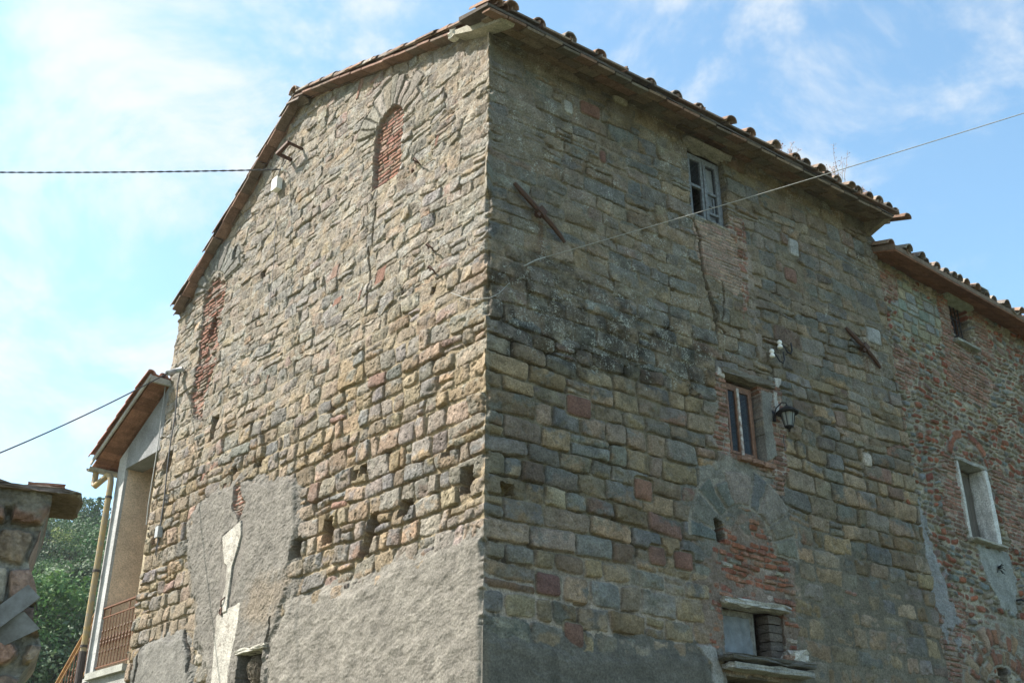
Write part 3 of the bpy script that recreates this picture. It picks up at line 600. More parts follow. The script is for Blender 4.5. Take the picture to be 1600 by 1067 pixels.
    F.voussoirs(3.72, 3.38, .50, .90, -.05, math.pi+.1, 9, 18, [(.17, .185, .175), (.205, .21, .19), (.23, .22, .185), (.16, .175, .165)], .030, .026)
    F.flow([(2.919,3.745), (3.113,4.133), (3.787,4.386), (4.265,4.188), (4.644,3.678), (4.589,3.348), (4.389,3.517), (4.048,3.863), (3.609,3.851), (3.312,3.581), (3.120,3.246)], (.205, .20, .175), -.020, .25, .4, .014, .004, .25, 67, .12, 0, -.05)
    F.hole((3.273,3.513), .07, .13, .2, (.10, .09, .07), .03)
    F.hole((0.271,3.450), .08, .06, .12, (.24, .18, .09), .02)
    F.crack([(3.321,7.776), (3.404,7.554), (3.392,7.108), (3.463,6.793), (3.551,6.348), (3.696,6.204)], .022, .06, (.16, .14, .10))
    F.crack([(3.456,6.839), (3.610,6.459), (3.553,6.164)], .02, .06, (.16, .14, .10))
    F.crack([(3.671,6.383), (3.754,6.691), (3.740,6.976)], .012, .04, (.16, .14, .10))
    # plaster at the foot
    pq = ([(-.5, 2.02), (0.147,2.016), (0.564,1.969), (1.119,1.976), (1.971,2.036), (2.749,2.046), (3.001,1.981), (3.077,1.551), (2.9, -2), (-.5, -2)])
    pm = F.flow(pq, (.145, .14, .122), .024, .12, .22, .014, .002, .24, 43, .05, -.6)
    F.put(F.region([(2.805,2.133), (3.048,2.144), (3.150,1.927), (3.133,1.622), (3.010,1.546), (2.977,1.945)], .05, .012), .03+.01*F.n1, (.36, .36, .35), 0)
    dark = (.045, .04, .036)
    for p in ((0.752,6.963), (6.591,6.777)):                       # rust running down from the tie bars
        x, y = u-p[0]+.03*F.n1, p[1]-v; w = .035+.05*sstep(0, .6, y)
        st3 = (1-sstep(w*.4, w, np.abs(x)))*sstep(0, .06, y)*(1-sstep(.25, .8, y))*sstep(-.35, .25, F.n1+.3)
        F.col[..., :3] = lerp(F.col[..., :3], np.array([.15, .085, .05]), (.6*st3)[..., None])
    # openings
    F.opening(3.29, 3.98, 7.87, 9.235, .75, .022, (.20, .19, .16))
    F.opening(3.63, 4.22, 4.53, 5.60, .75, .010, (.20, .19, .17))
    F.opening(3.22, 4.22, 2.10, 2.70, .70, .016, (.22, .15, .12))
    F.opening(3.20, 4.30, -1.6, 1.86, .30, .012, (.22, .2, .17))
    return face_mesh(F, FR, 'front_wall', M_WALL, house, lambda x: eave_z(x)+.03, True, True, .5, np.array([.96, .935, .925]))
front_wall = make_front()

# ------------------------------------------------------------------ the neighbouring rubble house
annex = thing('rubble_house', ANNEX+UPV*GROUND, 'lower house of mixed rubble and red brick joined to the right of the stone house', 'house')
def make_annex():
    F = Face(np.arange(-.25, 6.4, .0125), zgrid(GROUND, 1.6, 8.6, .0125)); u, v = F.u, F.v
    e = edges_from(-2.2, 9.5, .065, .13, 301)
    d, sid, lx, ly = coursed(u+.05*fbm(u*2, v*2, 311, 3), v+.08*vnoise(u*1.3, v*1.1, 312)+.03*vnoise(u*4, v*4, 313), e, .09, .24, 301, (.006, .016), (.02, .06), 1.6, .1, .35, .2)
    cov = .5+.5*F.n3                                            # mortar covering
    m = sstep(-.003, .010, d+.008*F.n1+.004*F.n2-.010*sstep(.5, .8, cov))
    Hs = (rnd(sid, 8)-.5)*.034+.024*(1-np.exp(-np.maximum(d, 0)/.02))+.006*F.n1+.003*F.n2
    F.H = lerp(-.018+.010*F.n1+.004*F.n2, Hs, m)
    cols = [(.27, .24, .17), (.22, .22, .20), (.20, .225, .22), (.31, .12, .075), (.26, .10, .07), (.36, .33, .27), (.24, .17, .14), (.29, .26, .21)]
    c = palette(sid, cols, [2.8, 2.2, 1.5, 2.2, 2.0, 1.8, 2.4, 2.0], 20, .25)*.92
    zone = sstep(-.2, .5, fbm(u*1.1+4, v*1.1, 333, 3))[..., None]
    c2 = palette(sid, [(.31, .12, .075), (.26, .10, .07), (.23, .13, .10)], [1, 1, 1], 30)
    c = np.where((rnd(sid, 41) < .30)[..., None] & (zone > .62), c2, c)
    cm = np.array([.33, .295, .235])*(1+.2*F.n1+.3*F.n3)[..., None]
    F.col[..., :3] = lerp(cm, c, m[..., None])*(1+.15*F.n1)[..., None]; F.col[..., 3] = .35
    # larger pale blocks near the roof
    bl = F.region([(0.390,8.255), (0.921,8.381), (1.884,8.171), (1.656,7.747), (1.413,7.444), (0.280,7.321)], .2, .03)
    dd, s2, ax, ay = coursed(u, v, edges_from(-2, 10, .16, .24, 9), .18, .34, 351, (.006, .014), (.02, .05), 1.0)
    mm = sstep(-.004, .008, dd+.005*F.n1)
    F.put(bl, lerp(-.02, .012+.01*F.n1, mm), lerp(cm, palette(s2, [(.27, .29, .25), (.30, .28, .20), (.25, .27, .25)], [1, 1, 1], 20), mm[..., None]), .4)
    # brickwork
    for k, (q, rag) in enumerate((([(0.091,8.437), (0.618,8.450), (0.481,7.943), (0.045,7.854)], .08), ([(1.751,8.546), (2.305,8.575), (2.187,7.736), (2.405,7.684), (3.157,7.253), (2.638,6.656), (1.548,6.813), (1.680,7.525)], .10), ([(2.895,8.647), (3.234,8.608), (3.329,7.717), (2.691,7.651)], .06), ([(1.177,5.759), (1.522,5.611), (1.442,5.105), (1.438,4.414), (1.038,4.154), (0.805,4.587), (0.856,5.182)], .22), ([(2.377,5.666), (2.777,5.646), (4.115,5.215), (3.715,4.298), (2.534,4.309)], .25), ([(-0.041,7.061), (0.869,6.951), (0.362,6.384), (-0.144,6.350)], .18), ([(0.026,3.536), (0.781,3.380), (0.940,1.936), (-0.748,1.421)], .30))):
        F.bricks(F.region(q, rag, .012), 400+k, 0, 9, (.060, .074), (.16, .27), None, None, .006, .012, (.33, .29, .24), .020, 1.2, .1)
    # flat brick arch over the window
    F.voussoirs(1.76, 5.42, .52, .66, .25, math.pi-.25, 7, 31, [(.30, .13, .08), (.27, .11, .075)], .02, .012)
    # plaster below the window and the blue-grey smear at the joint
    F.plaster(F.region([(1.499,4.232), (2.364,4.261), (2.490,3.715), (2.291,3.308), (1.833,3.341), (1.543,3.859)], .10, .02), (.30, .31, .295), .02, .012, .003, .1, .2, 53)
    F.plaster(.85*F.region([(0.068,4.540), (0.175,4.467), (0.222,3.924), (0.443,3.599), (0.549,3.171), (0.569,2.740), (0.239,2.703), (0.026,3.274), (-0.056,3.789)], .32, .03), (.27, .28, .29), .02, .015, .003, .1, .2, 63)
    F.plaster(F.region([(1.177,3.164), (2.487,3.239), (2.911,2.454), (1.258,2.819)], .2, .04)*.7, (.28, .265, .225), .012, .012, .004, .1, .2, 73)
    # segmental brick arch low down
    for r0, r1, n in ((.62, .84, 15), (.86, 1.08, 19)):
        F.voussoirs(1.62, 1.90, r0, r1, .25, math.pi-.25, n, int(r0*100), [(.26, .19, .13), (.29, .22, .16), (.24, .12, .08)], .02, .014)
    F.hole((1.591,2.330), .12, .14, .3, (.1, .09, .08), .01)
    # openings
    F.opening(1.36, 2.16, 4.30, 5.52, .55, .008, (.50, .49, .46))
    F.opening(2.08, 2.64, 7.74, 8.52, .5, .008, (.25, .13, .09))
    return face_mesh(F, FA, 'rubble_wall', M_WALL, annex, lambda x: 8.56+0*x, False, False)
rubble_wall = make_annex()
# ------------------------------------------------------------------ roof of the stone house
rng = np.random.default_rng(5)
TILEC = [(.23, .15, .11), (.20, .14, .11), (.27, .17, .12), (.17, .14, .12), (.25, .19, .15), (.20, .17, .15)]
def tcol(a=.4): c = np.array(TILEC[rng.integers(len(TILEC))])*rng.uniform(.8, 1.15); return (*c, a*rng.uniform(.6, 1.2))
SL_F, SL_B = .33, .73                          # slopes of the front and the back pitch
HL = 7.2
def roofP(s, q, up=0.0):
    """point of the roof over position s along the front wall and q along the gable"""
    z = (9.40+SL_F*q if q < 4.5 else 9.40+SL_F*4.5-SL_B*(q-4.5)) - .035*max(s, 0)
    return CORNER+DR*s+DL*q+UPV*(z+up)
def build_roof():
    t = MB()
    dnF = unit(-DL-UPV*SL_F); upF = unit(np.cross(DR, dnF)); upF = upF if upF[2] > 0 else -upF
    dnB = unit(DL-UPV*SL_B); upB = unit(np.cross(DR, dnB)); upB = upB if upB[2] > 0 else -upB
    # front pitch: flat tiles with barrel tiles over their joints
    pitch = .455; lenF = .36
    ns = int(7.3/pitch)+1
    for k in range(ns):
        s0 = -.10+k*pitch
        for r in range(15):
            q = -.50+r*lenF/math.sqrt(1+SL_F**2)
            if q > 4.45: break
            jx, jz = rng.normal(0, .012), rng.normal(0, .006)
            if s0+.44 < 7.2:
                a = roofP(s0+.23+jx, q+.38, .075+jz); b = roofP(s0+.23+jx, q-rng.uniform(0, .035)*(r == 0), .095+jz)
                t.box((a+b)/2, DR*.205, (a-b)/2, upF*.011, tcol())
                for e in (-1, 1): t.box((a+b)/2+DR*e*.205+upF*.018, DR*.010, (a-b)/2, upF*.022, tcol())
            dense = s0 > 4.6
            if r == 0 and rng.random() < (.14 if not dense else .05): continue
            p = roofP(s0+rng.normal(0, .016), q+.40, .105+jz)
            t.coppo(p, dnF, DR, upF, .43+(rng.normal(0, .035) if r == 0 else 0), .078, .098, tcol(), .015, rng.uniform(.85, 1.0), 7, rng)
            if dense and r < 3:
                p = roofP(s0+.225+rng.normal(0, .03), q+.36, .10+jz)
                t.coppo(p, dnF, DR, upF, .42+rng.normal(0, .03), .07, .088, tcol(), .015, .9, 7, rng)
    for q0, w in ((-.50, -.30), (-.46, -.19)):
        t.coppo(roofP(w, q0+.42, .085), dnF, DR, upF, .45, .082, .10, tcol(.5), .016, .95, 7, rng)
    # back pitch
    for k in range(36):
        s0 = -.02+k*.21
        for r in range(13):
            q = 4.5+.36*r/math.sqrt(1+SL_B**2)
            if q > 7.9: break
            for up, hump, off in ((.10, 1, 0), (.13, -1, .105)):
                p = roofP(s0+off+rng.normal(0, .008), q, up)
                t.coppo(p, dnB, DR, upB, .43, .075, .092, tcol(.6), .014, hump, 5, rng)
    # ridge
    for k in range(19):
        p = roofP(-.22+k*.39, 4.5, .11); p[2] += rng.normal(0, .006)
        t.coppo(p, DR, unit(DL), UPV, .43, .115, .10, tcol(.7), .016, 1, 8, rng)
    # verge over the gable: a chain of barrel tiles lapping down each pitch
    q = -.42
    while q < 4.4:
        p = roofP(-.10+rng.normal(0, .012), q+.40, .105+rng.normal(0, .006)); t.coppo(p, dnF, unit(DR), upF, .44, .086, .108, tcol(.95), .017, 1, 8, rng); q += .345
    q = 4.52
    while q < 7.8:
        p = roofP(-.10+rng.normal(0, .012), q, .105+rng.normal(0, .006)); t.coppo(p, dnB, unit(DR), upB, .44, .086, .108, tcol(.95), .017, 1, 8, rng); q += .305
    t.build('roof_tiles', M_TILE, house)
    # thin flat bricks under the verge, pink on their edges
    b = MB(); q = .45
    cols = [(.20, .125, .095), (.175, .11, .085), (.22, .14, .11), (.16, .12, .095)]
    while q < 7.85:
        front = q < 4.5; dn = -dnF if front else dnB; up = upF if front else upB; L = .285 if front else .30
        for row in range(2):
            c = roofP(-.115+row*.17, q+L*.48*(.95 if front else .81), .035+rng.normal(0, .004)); c = c-DR*(rng.uniform(-.02, .012) if row == 0 else 0)
            b.box(c, dn*(L/2-.004), DR*.078, up*.016, (*(np.array(cols[rng.integers(4)])*rng.uniform(.85, 1.1)), .1))
        q += L*(.95 if front else .81)
    b.build('verge_brick_course', M_TILE, house)
    # eave: three rows of flat bricks laid on the slope, seen from below
    e = MB(); under = unit(NR-UPV*.36); upn = unit(np.cross(DR, under)); upn = upn if upn[2] > 0 else -upn
    cols = [(.17, .13, .09), (.20, .145, .10), (.145, .115, .085), (.185, .115, .08), (.155, .135, .10), (.21, .165, .12)]
    for row in range(3):
        s = -.13-row*.11
        while s < 7.12:
            w = rng.uniform(.27, .31); o = -.05+row*.19+.095
            j = rng.normal(0, .007)
            zz = 9.355-.035*max(s, 0)-.36*o+j
            c = FR(s+w/2, zz, o)
            e.box(c, DR*(w/2-.010), under*.085, upn*.016, (*(np.array(cols[rng.integers(6)])*rng.uniform(.75, 1.15)), rng.uniform(0, .5)))
            s += w
    e.build('eave_bricks', M_TILE, house)
    f = MB()                                   # mortar bed above the bricks and the projecting lip
    for i in range(-1, 18):
        s0 = -.14+i*.404 if i >= 0 else -.37; s1 = -.14+(i+1)*.404
        def pt(s, o, dz): return FR(s, 9.355-.035*max(s, 0)-.36*o+dz, o)
        f.prism([pt(s0, -.15, .034), pt(s0, .505+.010*rng.normal(), .034), pt(s0, .51, .066+.010*rng.normal()), pt(s0, -.15, .10)], DR*(s1-s0)-UPV*.0141*(s1 > .4), (.075, .063, .052, .1))  # near-black mortar: shade in the gaps between eave bricks painted into its colour
    # rendered end of the eave on the gable side
    f.prism([roofP(-.19, -.46, -.06), roofP(-.19, -.10, .03), roofP(-.19, .46, .03), roofP(-.19, .50, -.03), roofP(-.19, .12, -.09), roofP(-.19, -.42, -.115)], DR*.20, (.29, .27, .215, .2))
    f.rough_box(roofP(-.14, .52, .0), DR*.05, DL*.07, UPV*.05, (.45, .43, .38, 0), rng, .012)
    f.prism([FR(7.08, 8.98, .46), FR(7.08, 9.14, .0), FR(7.08, 9.10, -.2), FR(7.08, 8.86, -.05), FR(7.08, 8.86, .02)], DR*.10, (.20, .175, .13, .3))
    f.build('eave_mortar', M_TILE, house)
build_roof()
def build_rest_of_house():
    b = MB()
    P = [FL(8.05, 0, -.1), FL(8.05, 0, -.1)+DR*7.1, FR(7.2, 0, -.4)]
    for (p0, p1, n) in ((P[0], P[1], 1), (P[1], P[2], 1)):
        d = p1-p0; inn = unit(np.cross(UPV, d))*.35
        b.prism([p0+UPV*GROUND, p1+UPV*GROUND, p1+UPV*8.1, p0+UPV*8.1], inn, (.32, .27, .19, .3))
    # back gable above the walls
    b.prism([FR(7.2, 8.1, -.4), FR(7.2, 8.1, -8.0), roofP(7.0, 4.5, -.1)], -DR*.3, (.30, .26, .19, .3))
    b.build('rear_walls', M_WALL, house)
build_rest_of_house()

# ------------------------------------------------------------------ windows of the stone house
def bar(mb, fr, u0, z0, u1, z1, off, w, dep, col=(1, 1, 1)):
    """a flat bar between two points of a wall plane, w wide and dep deep"""
    a, b = fr(u0, z0, off), fr(u1, z1, off); ax = (b-a)/2; side = unit(np.cross(ax, fr.n))
    mb.box((a+b)/2, ax, side*w/2, fr.n*dep/2, col)
def pane(name, fr, u0, u1, z0, z1, off, mat, parent, wrinkle=0):
    m = MB()
    m.box(fr((u0+u1)/2, (z0+z1)/2, off), fr.d*(u1-u0)/2, fr.n*.003, UPV*(z1-z0)/2); return m.build(name, mat, parent)
def cloth(name, fr, u0, u1, z0, z1, off, mat, parent, amp=.02, n=26, fold=0):
    us, zs = np.meshgrid(np.linspace(u0, u1, n), np.linspace(z0, z1, n))
    h = amp*(np.sin((us-u0)*38+fold*zs*3)*.5+1.2*fbm(us*7, zs*4, 801, 3))
    co = fr.o+fr.d*us[..., None]+fr.n*(off+h)[..., None]+UPV*zs[..., None]; ids = np.arange(n*n).reshape(n, n)
    q = np.stack([ids[:-1, :-1], ids[:-1, 1:], ids[1:, 1:], ids[1:, :-1]], -1).reshape(-1, 4)
    me = raw_mesh(name, co.reshape(-1, 3)-root_loc(parent), q, smooth=True); return link_mesh(name, me, mat, parent)
def top_window():
    fr = FR; o = -.12
    w = MB()
    for a in ((3.31, 7.88, 3.31, 8.92), (3.95, 7.88, 3.95, 8.92)): bar(w, fr, *a, o, .06, .07)
    bar(w, fr, 3.29, 8.93, 3.98, 8.93, o, .06, .072); bar(w, fr, 3.29, 7.89, 3.98, 7.89, o, .05, .074)
    win = w.build('window', M_WOODBLUE, house); tag(win, 'weathered blue-grey casement with one open lower pane')
    s = MB()
    for x in (3.365, 3.60): bar(s, fr, x, 7.92, x, 8.90, o+.035, .045, .04)
    for z in (8.88, 8.43, 7.94): bar(s, fr, 3.385, z, 3.58, z, o+.036, .04, .038)
    s.build('casement', M_WOODBLUE, win)
    s = MB()
    for x in (3.665, 3.90): bar(s, fr, x, 7.92, x, 8.90, o+.035, .05, .04)
    for z in (8.875, 8.40, 8.07, 7.935): bar(s, fr, 3.69, z, 3.875, z, o+.036, .035, .038)
    bar(s, fr, 3.69, 8.20, 3.80, 8.20, o+.03, .02, .03); bar(s, fr, 3.81, 8.34, 3.81, 8.08, o+.03, .02, .03)
    s.build('casement', M_WOODBLUE, win)
    pane('pane', fr, 3.39, 3.58, 8.45, 8.86, o+.03, M_GLASS, win)
    pane('pane', fr, 3.69, 3.88, 8.42, 8.855, o+.03, M_GLASS, win)
    pane('pane', fr, 3.69, 3.88, 7.95, 8.38, o+.028, M_GLASS, win)
    cloth('curtain', fr, 3.69, 3.875, 7.94, 8.86, o-.012, M_CURTAIN, win, .006)
    l = MB(); l.rough_box(fr(3.66, 9.045, .0), DR*.43, NR*.10, UPV*.038, (.27, .255, .23, .3), rng, .010, 6)
    l.rough_box(fr(3.66, 9.15, -.16), DR*.38, NR*.08, UPV*.022, (.12, .10, .08, .1), rng, .012, 6)
    l.build('lintel', M_WALL, win)
    for x0, x1 in ((3.27, 4.0),):
        s = MB(); s.rough_box(fr(3.64, 7.85, -.10), DR*.37, NR*.11, UPV*.02, (.28, .26, .22, .2), rng, .005, 5); s.build('sill', M_WALL, win)
top_window()
def middle_window():
    fr = FR; o = -.11
    w = MB(); z0, z1 = 4.56, 5.50
    for x in (3.66, 4.135): bar(w, fr, x, z0, x, z1, o, .045, .07)
    bar(w, fr, 3.64, z1, 4.16, z1, o, .06, .072); bar(w, fr, 3.64, z0, 4.16, z0, o, .05, .074)
    win = w.build('window', M_WOODBROWN, house); tag(win, 'narrow brown window with a peeling white middle post')
    s = MB()
    for x in (3.70, 3.855): bar(s, fr, x, z0+.03, x, z1-.03, o+.03, .03, .04)
    for z in (z0+.04, z1-.045): bar(s, fr, 3.715, z, 3.84, z, o+.031, .03, .038)
    s.build('casement', M_WOODBROWN, win)
    s = MB()
    for x in (3.905, 4.095): bar(s, fr, x, z0+.03, x, z1-.03, o+.03, .03, .04)
    for z in (z0+.04, z1-.045): bar(s, fr, 3.92, z, 4.08, z, o+.031, .03, .038)
    s.build('casement', M_WOODBROWN, win)
    s = MB(); bar(s, fr, 3.88, z0+.02, 3.88, z1-.02, o+.058, .036, .02); s.build('meeting_post', M_WOODPALE, win)
    pane('pane', fr, 3.715, 3.84, z0+.05, z1-.06, o+.03, M_GLASS, win); pane('pane', fr, 3.92, 4.08, z0+.05, z1-.06, o+.03, M_GLASS, win)
    l = MB(); l.rough_box(fr(4.02, 5.64, -.04), DR*.47-UPV*.0, NR*.10, UPV*.045, (.16, .145, .125, .2), rng, .006, 6)
    l.build('lintel', M_WALL, win)
    s = MB()
    for i in range(3): s.rough_box(fr(3.80+.21*i, 4.49-.005*i, -.02), DR*.10, NR*.10, UPV*.03, (.25, .15, .11, .1), rng, .004, 3)
    s.build('sill', M_WALL, win)
middle_window()
def bottom_window():
    fr = FR; o = -.20
    w = MB(); z0, z1 = 2.12, 2.62
    for x in (3.27, 3.86): bar(w, fr, x, z0, x, z1, o, .07, .08)
    bar(w, fr, 3.24, z1-.01, 3.89, z1-.01, o, .07, .082); bar(w, fr, 3.24, z0+.02, 3.89, z0+.02, o, .05, .084)
    win = w.build('window', M_WOODGREY, house); tag(win, 'small low window closed with a cloudy plastic sheet')
    cloth('plastic_sheet', fr, 3.30, 3.84, z0+.04, z1-.03, o+.03, M_SHEET, win, .012, 30, 1)
    l = MB(); l.rough_box(fr(3.74, 2.69, -.02), DR*.54, NR*.12, UPV*.035, (.36, .35, .33, .3), rng, .010, 7); l.build('lintel', M_WALL, win)
    s = MB()
    s.rough_box(fr(3.78, 2.045, .03), DR*.70, NR*.20, UPV*.030, (.12, .115, .105, .1), rng, .008, 8)
    s.rough_box(fr(3.80, 1.955, .05), DR*.66, NR*.15, UPV*.035, (.30, .295, .28, .2), rng, .005, 7)
    s.build('sill', M_WALL, win)
    j = MB()
    for i in range(5): j.rough_box(fr(4.10, 2.17+.10*i, -.11), DR*.11, NR*.09, UPV*.046, ((.115, .095, .08, .1), (.10, .085, .075, .1))[i % 2], rng, .004, 3)
    j.build('jamb_bricks', M_WALL, win)
    d = MB()
    for i in range(7): d.box(fr(3.30+.145*i, .1, -.16+.004*(i % 2)), DR*.070, NR*.018, UPV*1.68)
    d.build('door', plain_mat('yellowed_door_boards', (.30, .24, .13), .75, .25, 8, .5, stretch=(1, 1, .15)), house)
    m = MB()
    m.rough_box(fr(4.27, 2.14, .10), DR*.13, NR*.09, UPV*.055, (.42, .40, .37, 0), rng, .014, 4)
    m.rough_box(fr(4.13, 2.115, .13), DR*.07, NR*.055, UPV*.03, (.30, .20, .15, 0), rng, .006, 3)
    o_ = m.build('broken_bricks', M_WALL, None, fr(4.2, 2.08, .1)); tag(o_, 'broken bricks stuck with pale mortar on the sill of the lowest window', 'brick')
bottom_window()
def gable_opening():
    l = MB(); l.rough_box(FL(4.35, 2.385, -.03), DL*.36, NL*.10, UPV*.028, (.40, .38, .33, 0), rng, .007, 6); l.build('opening_lintel', M_WALL, house)
gable_opening()
# ------------------------------------------------------------------ annex: roof and windows
def annex_parts():
    t = MB(); r_ = np.random.default_rng(9); SA = .34
    back = -NA; dn = unit(NA-UPV*SA); up = unit(np.cross(DA, dn)); up = up if up[2] > 0 else -up
    def P(u, q, dz=0): return FA(u, 8.62+SA*q+dz, -q)
    for k in range(29):
        u0 = -.02+k*.225
        for r in range(14):
            q = -.40+r*.345
            for hump, off, dz in ((1, 0, .105), (-1, .112, .150)):
                p = P(u0+off+r_.normal(0, .014), q+.40, dz+r_.normal(0, .008)-(.03 if hump < 0 else 0))
                t.coppo(p, dn, DA, up, .44+(r_.normal(0, .045) if r == 0 else 0), .076, .098, tcol(.9), .016, hump*r_.uniform(.85, 1.05), 6, r_)
    t.build('roof_tiles', M_TILE, annex)
    b = MB(); cols = [(.20, .10, .06), (.23, .115, .07), (.17, .085, .055)]
    for row in range(3):
        o = -.04+row*.16
        for i in range(11):
            b.box(FA(-.1+i*.6+.3, 8.60-.34*(o+.08)+r_.normal(0, .003), o+.08), DA*.296, unit(NA-UPV*.34)*.078, up*.012, (*(np.array(cols[r_.integers(3)])*r_.uniform(.85, 1.1)), .05))
    b.build('soffit_boards', M_TILE, annex)
    f = MB(); f.prism([P(-.1, -.44, -.005), P(-.1, -.44, .075), P(-.1, 4.6, .10), P(-.1, 4.6, 0)], DA*6.5, (.16, .12, .09, .2)); f.build('roof_deck', M_TILE, annex)
    s = MB(); a = P(2.44, -.43, .19); s.box(a-dn*.17, DA*.17, dn*.22, up*.006); s.build('roof_patch', plain_mat('grey_sheet_metal', (.42, .46, .50), .45, .1, 12, .1, .5), annex)
    w = MB()
    w.prism([FA(-.2, GROUND, -.4), FA(6.3, GROUND, -.4), FA(6.3, 8.5, -.4), FA(-.2, 8.5, -.4)], -NA*.1, (.3, .26, .2, .3))
    w.prism([FA(6.36, GROUND, -.05), FA(6.36, GROUND, -5), FA(6.36, 10.0, -5), FA(6.36, 8.5, -.05)], -DA*.3, (.3, .26, .2, .3))
    w.build('rear_walls', M_WALL, annex)
    # main window: deep white reveal with a half open grey shutter
    o = -.26; m = MB()
    for x in (1.40, 2.06): bar(m, FA, x, 4.32, x, 5.46, o, .05, .06)
    bar(m, FA, 1.38, 5.47, 2.09, 5.47, o, .05, .062); bar(m, FA, 1.38, 4.33, 2.09, 4.33, o, .04, .064)
    win = m.build('window', M_WOODGREY, annex); tag(win, 'tall shuttered window in a white plastered reveal')
    sh = MB()
    for i in range(5): sh.box(FA(1.455+.138*i, 4.89, o+.03+.002*(i % 2)), DA*.068, NA*.014, UPV*.54)
    sh.build('shutter', plain_mat('grey_brown_shutter', (.12, .105, .09), .8, .3, 10, .6, stretch=(4, 4, .4)), win)
    l = MB(); l.rough_box(FA(1.74, 5.53, -.08), DA*.47, NA*.13, UPV*.03, (.30, .30, .28, .2), r_, .004, 6); l.build('lintel', M_WALL, win)
    s = MB(); s.rough_box(FA(1.77, 4.275, .01), DA*.46, NA*.12, UPV*.022, (.34, .33, .29, .1), r_, .003, 6); s.build('sill', M_WALL, win)
    jb = MB(); jb.rough_box(FA(2.15, 4.90, -.09), DA*.060, NA*.135, UPV*.60, (.56, .56, .55, .1), r_, .003, 6); jb.rough_box(FA(1.345, 4.90, -.09), DA*.035, NA*.125, UPV*.60, (.48, .48, .46, .1), r_, .003, 6); jb.build('reveal', M_WALL, win)
    # barred window under the eave
    o = -.20; m = MB()
    for x in (2.12, 2.60): bar(m, FA, x, 7.76, x, 8.45, o, .04, .05)
    bar(m, FA, 2.1, 8.44, 2.62, 8.44, o, .05, .052); bar(m, FA, 2.1, 7.775, 2.62, 7.775, o, .04, .054); bar(m, FA, 2.36, 7.79, 2.36, 8.42, o, .04, .048)
    win = m.build('window', M_WOODBROWN, annex); tag(win, 'small barred window under the eave')
    pane('pane', FA, 2.14, 2.34, 7.8, 8.42, o, M_GLASS, win); pane('pane', FA, 2.38, 2.58, 7.8, 8.42, o, M_GLASS, win)
    g = MB()
    for x in (2.19, 2.30, 2.42, 2.53): g.tube([FA(x, 7.74, -.09), FA(x, 8.50, -.09)], .009, 6)
    for z in (7.95, 8.25): g.tube([FA(2.08, z, -.09), FA(2.64, z, -.09)], .007, 6)
    g.build('iron_grille', M_BLACKIRON, win)
    l = MB(); l.rough_box(FA(2.36, 8.53, .0), DA*.40, NA*.10, UPV*.045, (.29, .31, .26, .4), r_, .004, 6); l.build('lintel', M_WALL, win)
    s = MB(); s.rough_box(FA(2.36, 7.72, .0), DA*.36, NA*.10, UPV*.025, (.29, .30, .28, .4), r_, .004, 6); s.build('sill', M_WALL, win)
annex_parts()

